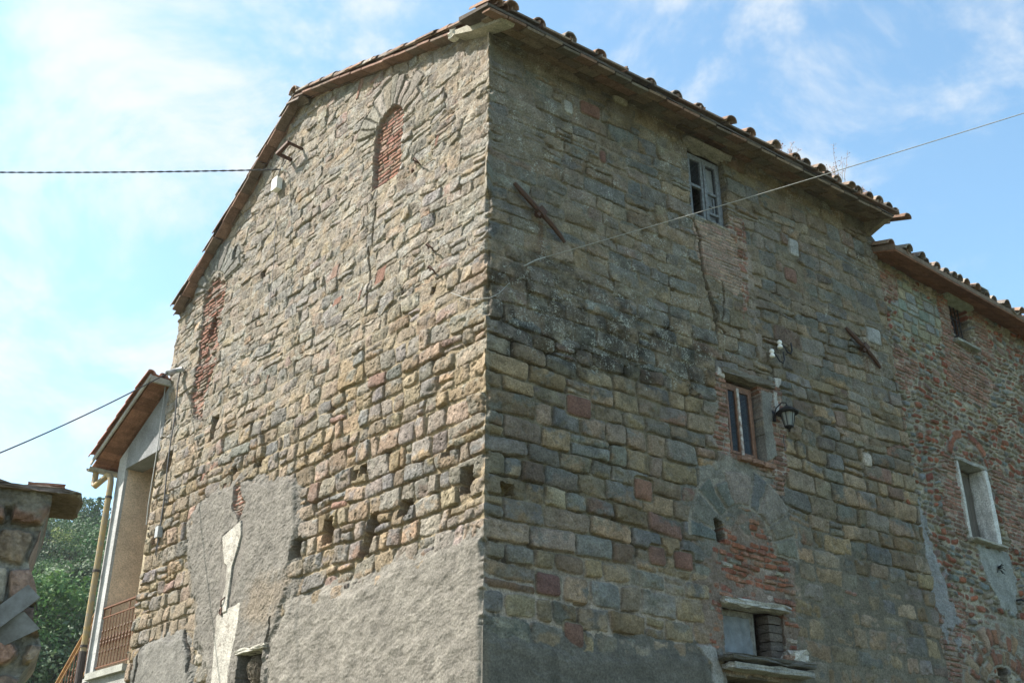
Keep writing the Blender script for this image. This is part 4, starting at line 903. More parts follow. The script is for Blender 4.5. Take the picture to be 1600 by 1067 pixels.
# ------------------------------------------------------------------ plastered porch at the left end
porch = thing('porch', FL(8.9, GROUND, -.6), 'plastered open porch with tiled roof at the far left end of the stone house', 'porch')
M_PLASTER = attr_mat('pale_plaster', fine=40, coarse=2.6, amt=.36, bump=.45, dist=.006, lichen=(.24, .225, .20), pits=True)
def porch_parts():
    r_ = np.random.default_rng(3)
    IN = -NL                                   # into the depth
    def wall_sheet(name, fr, u0, u1, z0, z1, th, col, st=.03, fn=None, top=None):
        pass
    b = MB(); beige = (.60, .465, .35, .05)
    b.prism([FL(9.30, 2.66, 0), FL(9.62, 2.66, 0), FL(9.62, 6.25, 0), FL(9.30, 6.41, 0)], IN*.05, (.36, .36, .355, .1))
    b.build('pillar', M_PLASTER, porch)
    b = MB(); b.prism([FL(9.302, 2.66, -.052), FL(9.60, 2.66, -.052), FL(9.60, 6.24, -.052), FL(9.302, 6.38, -.052)], IN*3.3, beige); b.build('side_wall', M_PLASTER, porch)
    b = MB(); b.prism([FL(8.03, 2.66, -3.2), FL(9.6, 2.66, -3.2), FL(9.6, 6.3, -3.2), FL(8.03, 7.1, -3.2)], IN*.25, beige); b.build('back_wall', M_PLASTER, porch)
    b = MB(); b.prism([FL(8.02, 6.0, 0.002), FL(9.30, 6.0, .002), FL(9.30, 6.41, .002), FL(8.02, 7.10, .002)], IN*.30, (.215, .22, .225, .3)); b.build('gable_panel', M_PLASTER, porch)
    b = MB(); b.prism([FL(8.02, GROUND, .0), FL(9.62, GROUND, .0), FL(9.62, 2.56, .0), FL(8.02, 2.56, .0)], IN*3.4, (.27, .265, .25, .2)); b.build('base_wall', M_PLASTER, porch)
    b = MB(); b.prism([FL(8.06, 2.56, .07), FL(9.42, 2.56, .07), FL(9.42, 2.66, .07), FL(8.06, 2.66, .07)], IN*3.4, (.30, .30, .27, .2)); b.build('floor_slab', M_PLASTER, porch)
    # roof: terracotta planks below, tiles above, a gutter along its low edge
    def RP(L, o, dz=0): return FL(L, 7.17-.50*(L-8.0)+dz, o)
    dn = unit(DL-UPV*.50); up = unit(np.cross(NL, dn)); up = up if up[2] > 0 else -up
    s = MB()
    L = 8.0
    while L < 9.98:
        for o in np.arange(-3.3, .30, .30):
            oo = min(o+.30, .33)
            s.box((RP(L+.07, o, .012)+RP(L+.07, oo, .012))/2, dn*.076, NL*((oo-o)/2-.003), up*.012, (*(np.array((.24, .125, .085))*r_.uniform(.7, 1.2)), .2))
        L += .139
    s.build('soffit_tiles', M_TILE, porch)
    e = MB(); a, c = RP(8.0, .345, .02), RP(10.0, .345, .02); e.box((a+c)/2, (c-a)/2, NL*.014, up*.035, (.36, .35, .33, .2)); a, c = RP(8.02, .34, -.01), RP(8.02, -.02, -.01); e.box((a+c)/2, DL*.025, (a-c)/2, UPV*.05, (.34, .33, .30, .2))
    e.build('verge_board', M_PLASTER, porch)
    t = MB()
    for k in range(17):
        o = .34-k*.215
        for r in range(6):
            L = 8.0+r*.345*.9
            for hump, off, dz in ((1, 0, .075), (-1, -.107, .105)):
                t.coppo(RP(L, o+off, dz), dn, NL, up, .43, .074, .094, (*(np.array((.30, .15, .11))*r_.uniform(.8, 1.1)), .3), .015, hump, 6, r_)
    t.build('roof_tiles', M_TILE, porch)
    g = MB(); pth = [RP(10.02, .37, -.03), RP(10.02, -3.4, -.03)]
    prof = [(math.cos(a)*.075, -math.sin(a)*.075) for a in np.linspace(0, math.pi, 9)]; prof += [(x*.90, y*.90) for x, y in prof[::-1]]
    g.prism([pth[0]+DL*x+UPV*y for x, y in prof], pth[1]-pth[0]); g.build('gutter', M_GUTTER, porch)
    # downpipe
    y = MB(); A = RP(10.02, .22, -.10)
    pts = [A, A-UPV*.17, A-UPV*.22-DL*.015, A-UPV*.255-DL*.05, FL(9.72, 5.965, .12), FL(9.655, 5.93, .11), FL(9.625, 5.88, .10), FL(9.61, 5.80, .095), FL(9.605, 5.7, .095), FL(9.59, 3.0, .09)]
    y.tube(pts, .052, 12); d = y.build('downpipe', M_PIPEYELLOW, porch)
    k = MB(); k.tube([FL(9.59, 3.02, .09), FL(9.585, GROUND, .09)], .058, 12); k.build('pipe_foot', M_PIPEDARK, d)
    for z in (5.55, 4.3, 3.1): k = MB(); k.tube([FL(9.604-.005*(5.5-z), z-.02, .092), FL(9.604-.005*(5.5-z), z+.02, .092)], .060, 12); k.build('pipe_clamp', M_PIPEDARK, d)
    # balustrade
    h = MB(); h.box(FL(8.70, 3.66, -.03), DL*.62, NL*.022, UPV*.010); h.box(FL(8.70, 3.51, -.03), DL*.62, NL*.012, UPV*.008); h.box(FL(8.70, 2.74, -.03), DL*.62, NL*.012, UPV*.008)
    for L in (8.12, 8.35, 9.05, 9.29): h.box(FL(L, 3.58, -.03), DL*.008, NL*.008, UPV*.07)
    for L in (8.09, 9.31): h.box(FL(L, 3.2, -.03), DL*.009, NL*.009, UPV*.47)
    rail = h.build('balustrade', M_RUSTRAIL, porch)
    for i in range(10):
        L = 8.20+i*.115; q = MB(); c = FL(L, 2.74, -.03)
        q.lathe(c, [(.008, 0), (.008, .20), (.016, .22), (.008, .25), (.009, .31), (.021, .36), (.013, .385), (.021, .41), (.009, .46), (.008, .52), (.016, .55), (.008, .57), (.008, .77)], 8)
        q.build('baluster', M_RUSTRAIL, rail)
porch_parts()
def stair_rail():
    a, b = np.array(FL(9.70, 0, -.35)), np.array(FL(11.6, 0, -.35)); p0, p1 = (10.591,3.700), (11.777,2.727)
    f = lambda L, dz=0: FL(L, p0[1]+(p1[1]-p0[1])/(p1[0]-p0[0])*(L-p0[0])+dz, -.35)
    r = MB(); A, B = f(9.66), f(11.8); up = unit(np.cross(NL, B-A)); up = up if up[2] > 0 else -up
    r.box((A+B)/2, (B-A)/2, NL*.024, up*.012); A2, B2 = A-UPV*.13, B-UPV*.13; r.box((A2+B2)/2, (B-A)/2, NL*.012, up*.009)
    A3, B3 = A-UPV*.92, B-UPV*.92; r.box((A3+B3)/2, (B-A)/2, NL*.012, up*.009)
    root = thing('stair_railing', FL(10.6, GROUND, -.35), 'rusty yellow handrail of an outside stair descending left of the porch', 'railing')
    r.build('handrail', plain_mat('rusty_yellow_paint', (.33, .19, .06), .6, .3, 12, .4, col2=(.16, .075, .035)), root)
    for i in range(16):
        L = 9.75+i*.13; q = MB(); c = f(L, -.92)
        q.lathe(c, [(.008, 0), (.008, .22), (.016, .25), (.009, .33), (.021, .38), (.013, .405), (.021, .43), (.009, .48), (.016, .56), (.008, .58), (.008, .79)], 8)
        q.build('baluster', M_RUSTRAIL, root)
    s = MB()
    for i in range(10):
        c = f(9.8+i*.24, -1.0-.06); s.box(c-NL*.55, DL*.14, NL*.55, UPV*.05, (.36, .35, .33, .2))
    s.build('stair_steps', M_PLASTER, root)
stair_rail()

# ------------------------------------------------------------------ things fixed to the walls
def catenary(a, b, sag, n=24):
    a, b = np.asarray(a, float), np.asarray(b, float); return [a+(b-a)*t-UPV*sag*4*t*(1-t) for t in np.linspace(0, 1, n)]
def twisted(mb, path, r, twist, n=6):
    path = [np.asarray(p) for p in path]; out = [[], []]; s = 0
    P = []
    for a, b in zip(path[:-1], path[1:]):
        L = np.linalg.norm(b-a); k = max(2, int(L/(twist/6)))
        P += [a+(b-a)*i/k for i in range(k)]
    t = unit(path[-1]-path[0]); e = unit(np.cross(t, UPV)); g = np.cross(e, t)
    for ph in (0, math.pi):
        mb.tube([p+(e*math.cos(ph+2*math.pi*i/6)+g*math.sin(ph+2*math.pi*i/6))*r for i, p in enumerate(P)], r, n)
def fixtures():
    b = MB(); pa, pb = (4.423,9.944), (4.731,9.902)
    b.tube([FL(pa[0], pa[1], -.05), FL(pa[0], pa[1], .24)], .024, 6); b.tube([FL(pb[0], pb[1], -.05), FL(pb[0], pb[1], .24)], .030, 6)
    A, B = FL(pa[0], pa[1], .24), FL(pb[0], pb[1], .24); b.box((A+B)/2, (A-B)/2*1.08, NL*.030, unit(np.cross(A-B, NL))*.022)
    b.tube([A, A+UPV*.10], .006, 6)
    o = b.build('iron_bracket', M_IRON, None, FL(pa[0], pa[1], 0)); tag(o, 'rusty iron cable bracket sticking out of the gable near the roof peak', 'bracket')
    c = (4.989,9.541); root = thing('junction_box', FL(c[0], c[1], 0), 'small white electrical box on the gable just below the iron bracket', 'box')
    m = MB(); m.box(FL(c[0], c[1], .055), DL*.075, NL*.045, UPV*.10); m.build('box_body', M_WHITEPL, root)
    m = MB(); m.box(FL(c[0], c[1], .104), DL*.080, NL*.008, UPV*.106); m.build('box_lid', M_WHITEPL, root)
    m = MB(); m.tube([FL(c[0], c[1]+.10, .05), FL(c[0]-.02, c[1]+.22, .06), FL(pb[0]+.05, pb[1]-.02, .06)], .008, 6); m.build('lead', M_CABLE, root)
    # the cable arriving from the left at the bracket
    e = (4.797,9.709); m = MB(); twisted(m, catenary(FL(e[0], e[1], .1), (-9.801,13.000,9.015), .05, 10), .0072, .26); o = m.build('power_cable', M_CABLE, None, FL(e[0], e[1], .1)); tag(o, 'twisted dark cable running level from the upper left sky to the iron bracket', 'cable', 'overhead cables')
    k = MB(); k.tube([FL(e[0], e[1], -.03), FL(e[0], e[1], .09)], .010, 6); k.lathe(FL(e[0], e[1], .10), [(.008, -.03), (.018, -.02), (.018, 0), (.010, .008), (.018, .016), (.012, .03)], 10)
    o = k.build('insulator', M_PORCELAIN, None, FL(e[0], e[1], 0)); tag(o, 'small pale insulator holding the upper left cable on the gable', 'insulator')
    # lower left cable and its plastic pipe
    p0, p1 = (7.513,7.236), (7.474,7.071); m = MB(); m.tube([FL(p0[0], p0[1], .04), FL(p0[0]+.12, p0[1]-.02, .12), FL(p1[0], p1[1], .30)], .042, 10)
    o = m.build('conduit_pipe', M_PVC, None, FL(p0[0], p0[1], 0)); tag(o, 'short grey plastic pipe poking from the gable edge above the porch roof', 'pipe')
    m = MB(); m.tube(catenary(FL(p1[0], p1[1], .30), (-7.972,13.000,4.061), .12, 16), .011, 6); o = m.build('power_cable', M_CABLE, None, FL(p1[0], p1[1], .3)); tag(o, 'dark cable sloping down left from the grey pipe over the porch', 'cable', 'overhead cables')
    # cables that run down the left end of the gable
    def wall_cable(pts, r, mat, lab, off=.035):
        q = MB(); q.tube([FL(a, z, off+.012*math.sin(i*2.1)) for i, (a, z) in enumerate(pts)], r, 6); o = q.build('wall_cable', mat, None, FL(*pts[0], 0)); tag(o, lab, 'cable', 'cables fixed to the gable'); return o
    wall_cable([(7.583,7.300), (7.613,7.014), (7.583,6.446), (7.588,6.012), (7.546,5.575), (7.541,5.054), (7.516,4.624)], .011, M_CABLE, 'dark cable running down the left edge of the gable to a small box')
    wall_cable([(8.115,7.175), (8.063,6.701), (8.076,6.146), (8.063,5.600), (8.051,5.069), (8.063,4.761)], .009, M_CABLEPALE, 'thin grey cable down the gable edge right beside the porch plaster')
    wall_cable([(4.977,9.369), (4.959,8.950), (4.887,8.237), (4.847,7.619), (4.811,7.127)], .005, M_CABLE, 'thin wire hanging straight down the gable below the white box')
    wall_cable([(7.635,7.249), (6.585,7.009), (5.180,6.792), (3.765,6.538), (2.534,6.392), (1.442,6.254), (0.757,6.107)], .003, M_CABLE, 'thin pale wire strung across the whole gable towards the corner', .05)
    c = (7.506,4.522); root = thing('cable_box', FL(c[0], c[1], 0), 'small dark cable box low on the left edge of the gable', 'box')
    m = MB(); m.box(FL(c[0], c[1], .05), DL*.05, NL*.04, UPV*.085); m.build('box_body', M_PVC, root)
    m = MB(); m.tube([FL(c[0], c[1]-.08, .05), FL(c[0]+.02, c[1]-.2, .04), FL(c[0]+.06, c[1]-.34, .03)], .007, 6); m.tube([FL(c[0]-.03, c[1]-.08, .05), FL(c[0]-.02, c[1]-.22, .05), FL(c[0]+.0, c[1]-.38, .03)], .006, 6); m.build('loose_wires', M_CABLE, root)
    # hooks on the gable
    for i, (p, lab) in enumerate((((1.363,8.078), 'bent iron hook with a scrap of white below the arched brick niche'), ((1.013,6.660), 'upper of two dark iron hooks on the gable near the corner'), ((0.960,6.329), 'lower of two dark iron hooks on the gable near the corner'))):
        m = MB(); a, z = p
        m.tube([FL(a+.02, z+.02, -.03), FL(a+.02, z+.03, .09), FL(a-.05, z+.01, .12), FL(a-.09, z-.05, .10), FL(a-.10, z-.10, .05)], .010, 6)
        m.tube([FL(a+.06, z+.02, .02), FL(a+.02, z+.035, .06), FL(a-.02, z, .07)], .008, 6)
        if i == 0: m.lathe(FL(a+.10, z-.07, .03), [(.012, -.03), (.022, 0), (.012, .03)], 8)
        o = m.build('wall_hook', M_IRON, None, FL(a, z, 0)); tag(o, lab, 'hook', 'iron hooks on the gable')
    p = (5.145,3.099); m = MB(); m.tube([FL(p[0], p[1]+.06, .0), FL(p[0]-.02, p[1]+.05, .07), FL(p[0]+.03, p[1]+.01, .09), FL(p[0]+.06, p[1]-.06, .07), FL(p[0]+.05, p[1]-.12, .02)], .010, 6)
    m.rough_box(FL(p[0]+.06, p[1]-.12, .05), DL*.03, NL*.025, UPV*.045, (1, 1, 1), rng, .006, 3)
    o = m.build('wall_hook', M_IRON, None, FL(*p, 0)); tag(o, 'rusty bent hook beside the long strip of white plaster', 'hook', 'iron hooks on the gable')
    # twig nest in the square opening
    m = MB(); cc = (4.393,2.158); c = FL(cc[0], cc[1], -.14); r_ = np.random.default_rng(4)
    for i in range(170):
        a = unit(r_.normal(size=3)); b_ = unit(np.cross(a, r_.normal(size=3))); R = .17*r_.uniform(.6, 1); th = np.linspace(0, r_.uniform(1.2, 3), 6)
        m.tube([c+(a*math.cos(t)+b_*math.sin(t))*R*np.array([1, 1, 1.15])+r_.normal(0, .008, 3) for t in th], .0028, 4, cap=False)
    o = m.build('twig_bundle', plain_mat('dry_twigs', (.20, .17, .13), .9, .3, 30, .2), None, c); tag(o, 'round tangle of dry twigs in the square opening at the wall foot', 'twigs')
    # tie bars
    for (p, q, lab) in (((0.332,7.199), (1.053,6.625), 'long rusty iron tie bar leaning on the front wall near the corner'), ((6.163,6.961), (6.825,6.484), 'rusty iron tie bar near the right end of the front wall')):
        root = thing('tie_bar', FR(*p, 0), lab, 'tie bar', 'iron tie bars'); m = MB(); A, B = FR(p[0], p[1], .07), FR(q[0], q[1], .07); M = (A+B)/2
        ax = unit(B-A); sd = unit(np.cross(ax, NR)); K = [A+(B-A)*t+NR*(.035*math.sin(t*math.pi)-.02)+sd*.018*math.sin(t*5) for t in np.linspace(0, 1, 9)]; m.tube(K, [.024, .032, .034, .034, .036, .032, .030, .028, .020], 7); m.build('bar', M_IRON, root)
        m = MB(); m.tube([M-NR*.12, M+NR*.06], .040, 8); m.box(M+NR*.015, ax*.055, sd*.046, NR*.042); m.box(M+NR*.03+sd*.05, ax*.02, sd*.05, NR*.014); m.build('eye', M_IRON, root)
    # insulator hooks
    for (p, lab) in (((4.532,6.126), 'lower left of two white porcelain insulators on curled iron hooks'), ((4.708,6.306), 'upper right of two white porcelain insulators on curled iron hooks')):
        root = thing('hook_insulator', FR(*p, 0), lab, 'insulator', 'insulators above the middle window'); a, z = p
        m = MB(); m.tube([FR(a, z, -.03), FR(a, z, .06), FR(a+.02, z-.06, .09), FR(a+.06, z-.13, .10), FR(a+.12, z-.14, .10), FR(a+.155, z-.08, .10), FR(a+.15, z+.03, .10)], .011, 8); m.build('hook', M_BLACKIRON, root)
        m = MB(); m.lathe(FR(a-.02, z-.02, .05), [(.014, -.06), (.036, -.05), (.036, -.02), (.02, 0), (.034, .02), (.030, .05), (.012, .065)], 12); m.build('porcelain', M_PORCELAIN, root)
    # lantern
    a, z = (4.536,5.182); root = thing('wall_lantern', FR(a, z, 0), 'black wall lantern with frosted panes right of the middle window', 'lantern'); c = FR(a, z, .17)
    m = MB(); m.lathe(c+UPV*.045, [(.145, -.012), (.15, 0), (.12, .03), (.06, .07), (.02, .09), (.008, .12)], 12); m.build('cap', M_BLACKIRON, root)
    m = MB()
    for k in range(6):
        t = 2*math.pi*k/6; d = np.array([math.cos(t), math.sin(t), 0]); m.tube([c+d*.098+UPV*.035, c+d*.055-UPV*.15], .006, 5)
    m.lathe(c-UPV*.155, [(.058, 0), (.06, .012), (.052, .016)], 12); m.lathe(c-UPV*.215, [(.006, 0), (.018, .012), (.008, .028), (.026, .04), (.05, .06)], 10); m.build('cage', M_BLACKIRON, root)
    m = MB(); m.lathe(c, [(.050, -.138), (.090, .033)], 6); m.build('panes', plain_mat('frosted_glass', (.21, .225, .22), .35, .1, 12, .1), root)
    m = MB(); m.tube([FR(a-.10, z+.02, -.02), FR(a-.10, z+.02, .03), FR(a-.09, z+.12, .07), FR(a-.04, z+.19, .13), FR(a, z+.18, .17), FR(a, z+.15, .17)], .009, 8); m.box(FR(a-.10, z+.02, .02), DR*.03, NR*.012, UPV*.07); m.build('arm', M_BLACKIRON, root)
    m = MB(); m.tube([FR(a+.02, z-.22, .05), FR(a+.03, z-.3, .03), FR(a+.04, z-.42, .03)], .006, 6); m.build('lead', M_CABLE, root)
    # cable from the right to the front wall
    p = (0.763,6.333); A = FR(p[0], p[1], .06); B = (7.051,8.500,7.312); m = MB(); m.tube(catenary(A, B, .035, 30), .0047, 6); o = m.build('power_cable', M_CABLEPALE, None, A); tag(o, 'pale cable slanting up right across the front wall into the sky', 'cable', 'overhead cables')
    m = MB(); q1, q2, q3 = (0.763,6.333), (0.623,6.248), (0.521,6.169)
    m.tube([FR(*q1, .06), FR(*q2, .055), FR(*q3, .03), FR(q3[0]-.05, q3[1]-.03, -.02)], .009, 6)
    o = m.build('cable_anchor', M_CABLEPALE, None, FR(*q3, 0)); tag(o, 'knotted wire loop anchoring the pale cable below the long tie bar', 'anchor')
    m = MB(); pts = [FR(*(0.265,5.842), .05), FR(*(0.121,5.663), .06), FR(*(-0.012,5.555), .08), FL(*(0.036,5.562), .09), FL(*(0.268,5.665), .06), FL(*(0.570,5.866), .05)]
    m.tube(pts, .0042, 6); o = m.build('corner_wire', M_CABLEPALE, None, pts[2]); tag(o, 'pale wire looped around the sharp corner of the stone house', 'wire')
    # odds and ends on the annex
    p = (1.987,3.947); m = MB(); r_ = np.random.default_rng(8)
    for i in range(14): d = unit(r_.normal(size=3)+NA*.8); m.tube([FA(p[0], p[1], 0), FA(p[0], p[1], .02)+d*.06, FA(p[0], p[1], .01)+d*.11-UPV*.02], .006, 5)
    o = m.build('wall_fixing', M_BLACKIRON, None, FA(*p, 0)); tag(o, 'dark tangled iron fixing in the plaster below the white window', 'fixing')
    p = (2.339,3.522); m = MB(); m.tube([FA(p[0], p[1], -.03), FA(p[0], p[1], .10), FA(p[0]+.25, p[1]-.05, .13), FA(p[0]+.6, p[1]-.1, .13)], .016, 8); o = m.build('pipe_stub', M_BLACKIRON, None, FA(*p, 0)); tag(o, 'black bent pipe on the rubble wall at the right edge', 'pipe')
fixtures()
def weeds():
    r_ = np.random.default_rng(12); M = plain_mat('dry_weed', (.30, .22, .15), .9, .3, 30, .2); M2 = plain_mat('pink_seed_heads', (.42, .27, .24), .9, .2, 30, .2)
    spots = ((5.05, .62, 'tall bent dry weed stalk growing from the roof edge, leftmost of the weeds'), (6.05, .5, 'bushy pinkish dry weed on the roof edge'), (6.20, .92, 'tallest upright dry weed on the roof edge'), (6.75, .45, 'short dry weed near the right end of the roof edge'), (4.75, .35, 'thin small dry weed on the roof edge left of the bent stalk'))
    for s, h, lab in spots:
        q = -.30; base = roofP(s, q, .12); root = thing('dry_weed', base, lab, 'weed', 'dry weeds on the roof')
        st, hd = MB(), MB()
        for k in range(6 if h < .6 else 4):
            lean = unit(np.r_[r_.normal(0, .22, 2), 1]); hh = h*.8*r_.uniform(.55, 1); pts = [base+lean*hh*t+np.r_[r_.normal(0, .012, 2), 0]+DR*(.12*t*t if 'bent' in lab else 0) for t in np.linspace(0, 1, 6)]
            st.tube(pts, [.004, .004, .0035, .003, .0025, .002], 4)
            for j in range(14):
                t = r_.uniform(.35, 1); i = min(int(t*5), 4); p = pts[i]+(pts[i+1]-pts[i])*(t*5-i); d = unit(r_.normal(size=3)+UPV*.8); e = p+d*r_.uniform(.02, .07)
                st.tube([p, e], .0018, 3); a = unit(np.cross(d, r_.normal(size=3)))*.008; hd.add([e-a, e+d*.014, e+a, e-d*.006], [(0, 1, 2, 3)])
        hd.f = [tuple(i+len(st.v) for i in q) for q in hd.f]; n0 = len(st.f); st.v += hd.v; st.c += hd.c; st.f += hd.f
        o = st.build('foliage', M, root); o.data.materials.append(M2); o.data.polygons.foreach_set('material_index', [0]*n0+[1]*len(hd.f))
weeds()

# ------------------------------------------------------------------ ruined masonry pier close by on the left
def pier():
    W = np.array([.914, .407, 0]); n = np.array([.407, -.914, 0]); e = (-1.584,3.600,0.865); o = np.array([e[0], e[1], 0])
    fr = Frame(o-W*1.3, W, n); root = thing('stone_pier', o-W*.5+UPV*GROUND, 'dark ruined brick and stone pier close by at the left edge', 'pier')
    F = Face(np.arange(0, 1.305, .006), np.r_[np.arange(GROUND, .3, .06), np.arange(.3, 1.16, .006)]); u, v = F.u, F.v
    d, sid, lx, ly = coursed(u, v, edges_from(-1.7, 1.4, .07, .135, 501), .14, .30, 501, (.004, .010), (.01, .03), .7, .1, .2, .1)
    m = sstep(-.002, .008, d+.006*F.n1+.003*F.n2)
    F.H = lerp(-.030+.008*F.n1, (rnd(sid, 8)-.5)*.035+.014*(1-np.exp(-np.maximum(d, 0)/.02))+.006*F.n1+.004*F.n2+.006*fbm(u*25, v*25, 5, 3), m)
    c = palette(sid, [(.30, .165, .12), (.28, .22, .17), (.34, .22, .165), (.26, .20, .155), (.36, .29, .23)], [3, 2, 2.4, 1, 1], 20)*(1+.3*F.n1)[..., None]
    F.col[..., :3] = lerp(np.array([.26, .235, .20])*(1+.2*F.n1)[..., None], c, m[..., None]); F.col[..., 3] = .3
    F.plaster(F.region([(.8, 1.07), (1.4, 1.07), (1.4, 1.2), (.8, 1.2)], .08, .02), (.22, .19, .15), .01, .014, .004, .3, .2, 83)
    wall = face_mesh(F, fr, 'masonry', M_WALL, root, None, False, True, .5)
    b = MB(); b.prism([fr(.02, GROUND, -.06), fr(1.24, GROUND, -.06), fr(1.24, 1.13, -.06), fr(.02, 1.13, -.06)], -n*.5, (.24, .2, .17, .2)); b.build('core', M_WALL, root)
    z = (-1.640,3.600,1.159)[2]
    t = MB()
    for i, (a, w) in enumerate(((.98, .34), (.62, .30), (.28, .30))): t.rough_box(fr(a+.20, z+.004*(i % 2), -.14), W*w*.62, n*.165, UPV*.011, (.15, .115, .095, .5), rng, .005, 6)
    t.rough_box(fr(1.27, z+.024, -.12), W*.06, n*.10, UPV*.009, (.30, .16, .11, .2), rng, .004, 4)
    t.build('coping_slabs', M_TILE, root)
    k = MB(); k.coppo(fr(1.015, z+.02, .05), -n, W, UPV, .42, .095, .115, (.13, .085, .07, .3), .016, 1, 10, rng); k.coppo(fr(.76, z+.02, .04), -n, W, UPV, .42, .085, .10, (.14, .09, .075, .3), .016, 1, 10, rng)
    k.rough_box(fr(.99, z+.04, -.02), W*.06, n*.05, UPV*.03, (.24, .22, .18, .2), rng, .008, 3)
    k.build('barrel_tiles', M_TILE, root)
    # broken grey boards leaning on it
    q1, q2 = np.array((-1.700,3.520,0.671)), np.array((-1.567,3.520,0.808)); q3, q4 = np.array((-1.687,3.535,0.674)), np.array((-1.580,3.535,0.735))
    g = MB(); ax = q2-q1; sd = unit(np.cross(ax, n)); sd = sd if sd[2] > 0 else -sd
    g.prism([q1-sd*.03, q2-sd*.045, q2+sd*.012, q1+sd*.03], n*.012); g.prism([q3-sd*.07, q4-sd*.075, q4+sd*.0, q3+sd*.02], -n*.010)
    o_ = g.build('broken_boards', plain_mat('bleached_board', (.24, .25, .275), .8, .35, 14, .6, col2=(.12, .12, .125)), None, (q1+q2)/2); tag(o_, 'bleached grey broken boards leaning against the dark pier', 'board')
pier()

# ------------------------------------------------------------------ ground, hillside and its trees
def terrain():
    xs = np.r_[np.linspace(-700, -130, 16), np.linspace(-120, 60, 90), np.linspace(75, 700, 16)]; ys = np.r_[np.linspace(-500, 20, 14), np.linspace(24, 170, 74), np.linspace(190, 900, 16)]
    x, y = np.meshgrid(xs, ys)
    z = GROUND+np.clip(y-32, 0, 1e9)*.335*sstep(28, 60, y); crest = 33+3*vnoise(x/40, y/40, 3)
    z = np.where(z > crest, crest+(z-crest)*.02, z)*1.0; z = z*sstep(-300, -60, -np.abs(x+60)+60)+GROUND*(1-sstep(-300, -60, -np.abs(x+60)+60)); z = z+.5*fbm(x/14, y/14, 9, 3)*sstep(40, 70, y)
    z = np.where(y < 27, GROUND, z)
    return xs, ys, z
XS, YS, ZT = terrain()
def tz(x, y):
    i = np.clip(np.searchsorted(XS, x)-1, 0, len(XS)-2); j = np.clip(np.searchsorted(YS, y)-1, 0, len(YS)-2)
    a = (x-XS[i])/(XS[i+1]-XS[i]); b = (y-YS[j])/(YS[j+1]-YS[j]); return (ZT[j, i]*(1-a)+ZT[j, i+1]*a)*(1-b)+(ZT[j+1, i]*(1-a)+ZT[j+1, i+1]*a)*b
def ground():
    x, y = np.meshgrid(XS, YS); n, m = x.shape; ids = np.arange(n*m).reshape(n, m)
    q = np.stack([ids[:-1, :-1], ids[:-1, 1:], ids[1:, 1:], ids[1:, :-1]], -1).reshape(-1, 4)
    me = raw_mesh('ground', np.stack([x, y, ZT], -1).reshape(-1, 3), q, smooth=True)
    o = link_mesh('ground', me, plain_mat('rough_grass', (.085, .10, .04), .95, .3, 1.2, .3, col2=(.13, .12, .07), dist=.05)); tag(o, kind='structure')
ground()
def leaf_mat(name, col):
    m, nt, N, L, b = base_mat(name); tc = N.new('ShaderNodeTexCoord'); n = noise_node(N, L, tc.outputs['Object'], .9, 4, .6); oi = N.new('ShaderNodeObjectInfo')
    at = N.new('ShaderNodeAttribute'); at.attribute_name = 'Col'
    vm = N.new('ShaderNodeVectorMath'); vm.operation = 'SCALE'; L.new(at.outputs['Color'], vm.inputs[0]); r = ramp(N, L, oi.outputs['Random'], 0, 1, .8, 1.25); L.new(r.outputs[0], vm.inputs['Scale'])
    mx = N.new('ShaderNodeMixRGB'); mx.blend_type = 'MULTIPLY'; mx.inputs[0].default_value = 1; L.new(vm.outputs[0], mx.inputs[1]); mx.inputs[2].default_value = (*col, 1)
    L.new(mx.outputs[0], b.inputs['Base Color']); b.inputs['Roughness'].default_value = .6; b.inputs['Specular IOR Level'].default_value = .25
    tr = N.new('ShaderNodeBsdfTranslucent'); L.new(mx.outputs[0], tr.inputs['Color']); ms = N.new('ShaderNodeMixShader'); ms.inputs[0].default_value = .3
    L.new(b.outputs[0], ms.inputs[1]); L.new(tr.outputs[0], ms.inputs[2]); L.new(ms.outputs[0], N['Material Output'].inputs['Surface']); return m
M_BARK = plain_mat('bark', (.10, .08, .06), .95, .3, 8, .5)
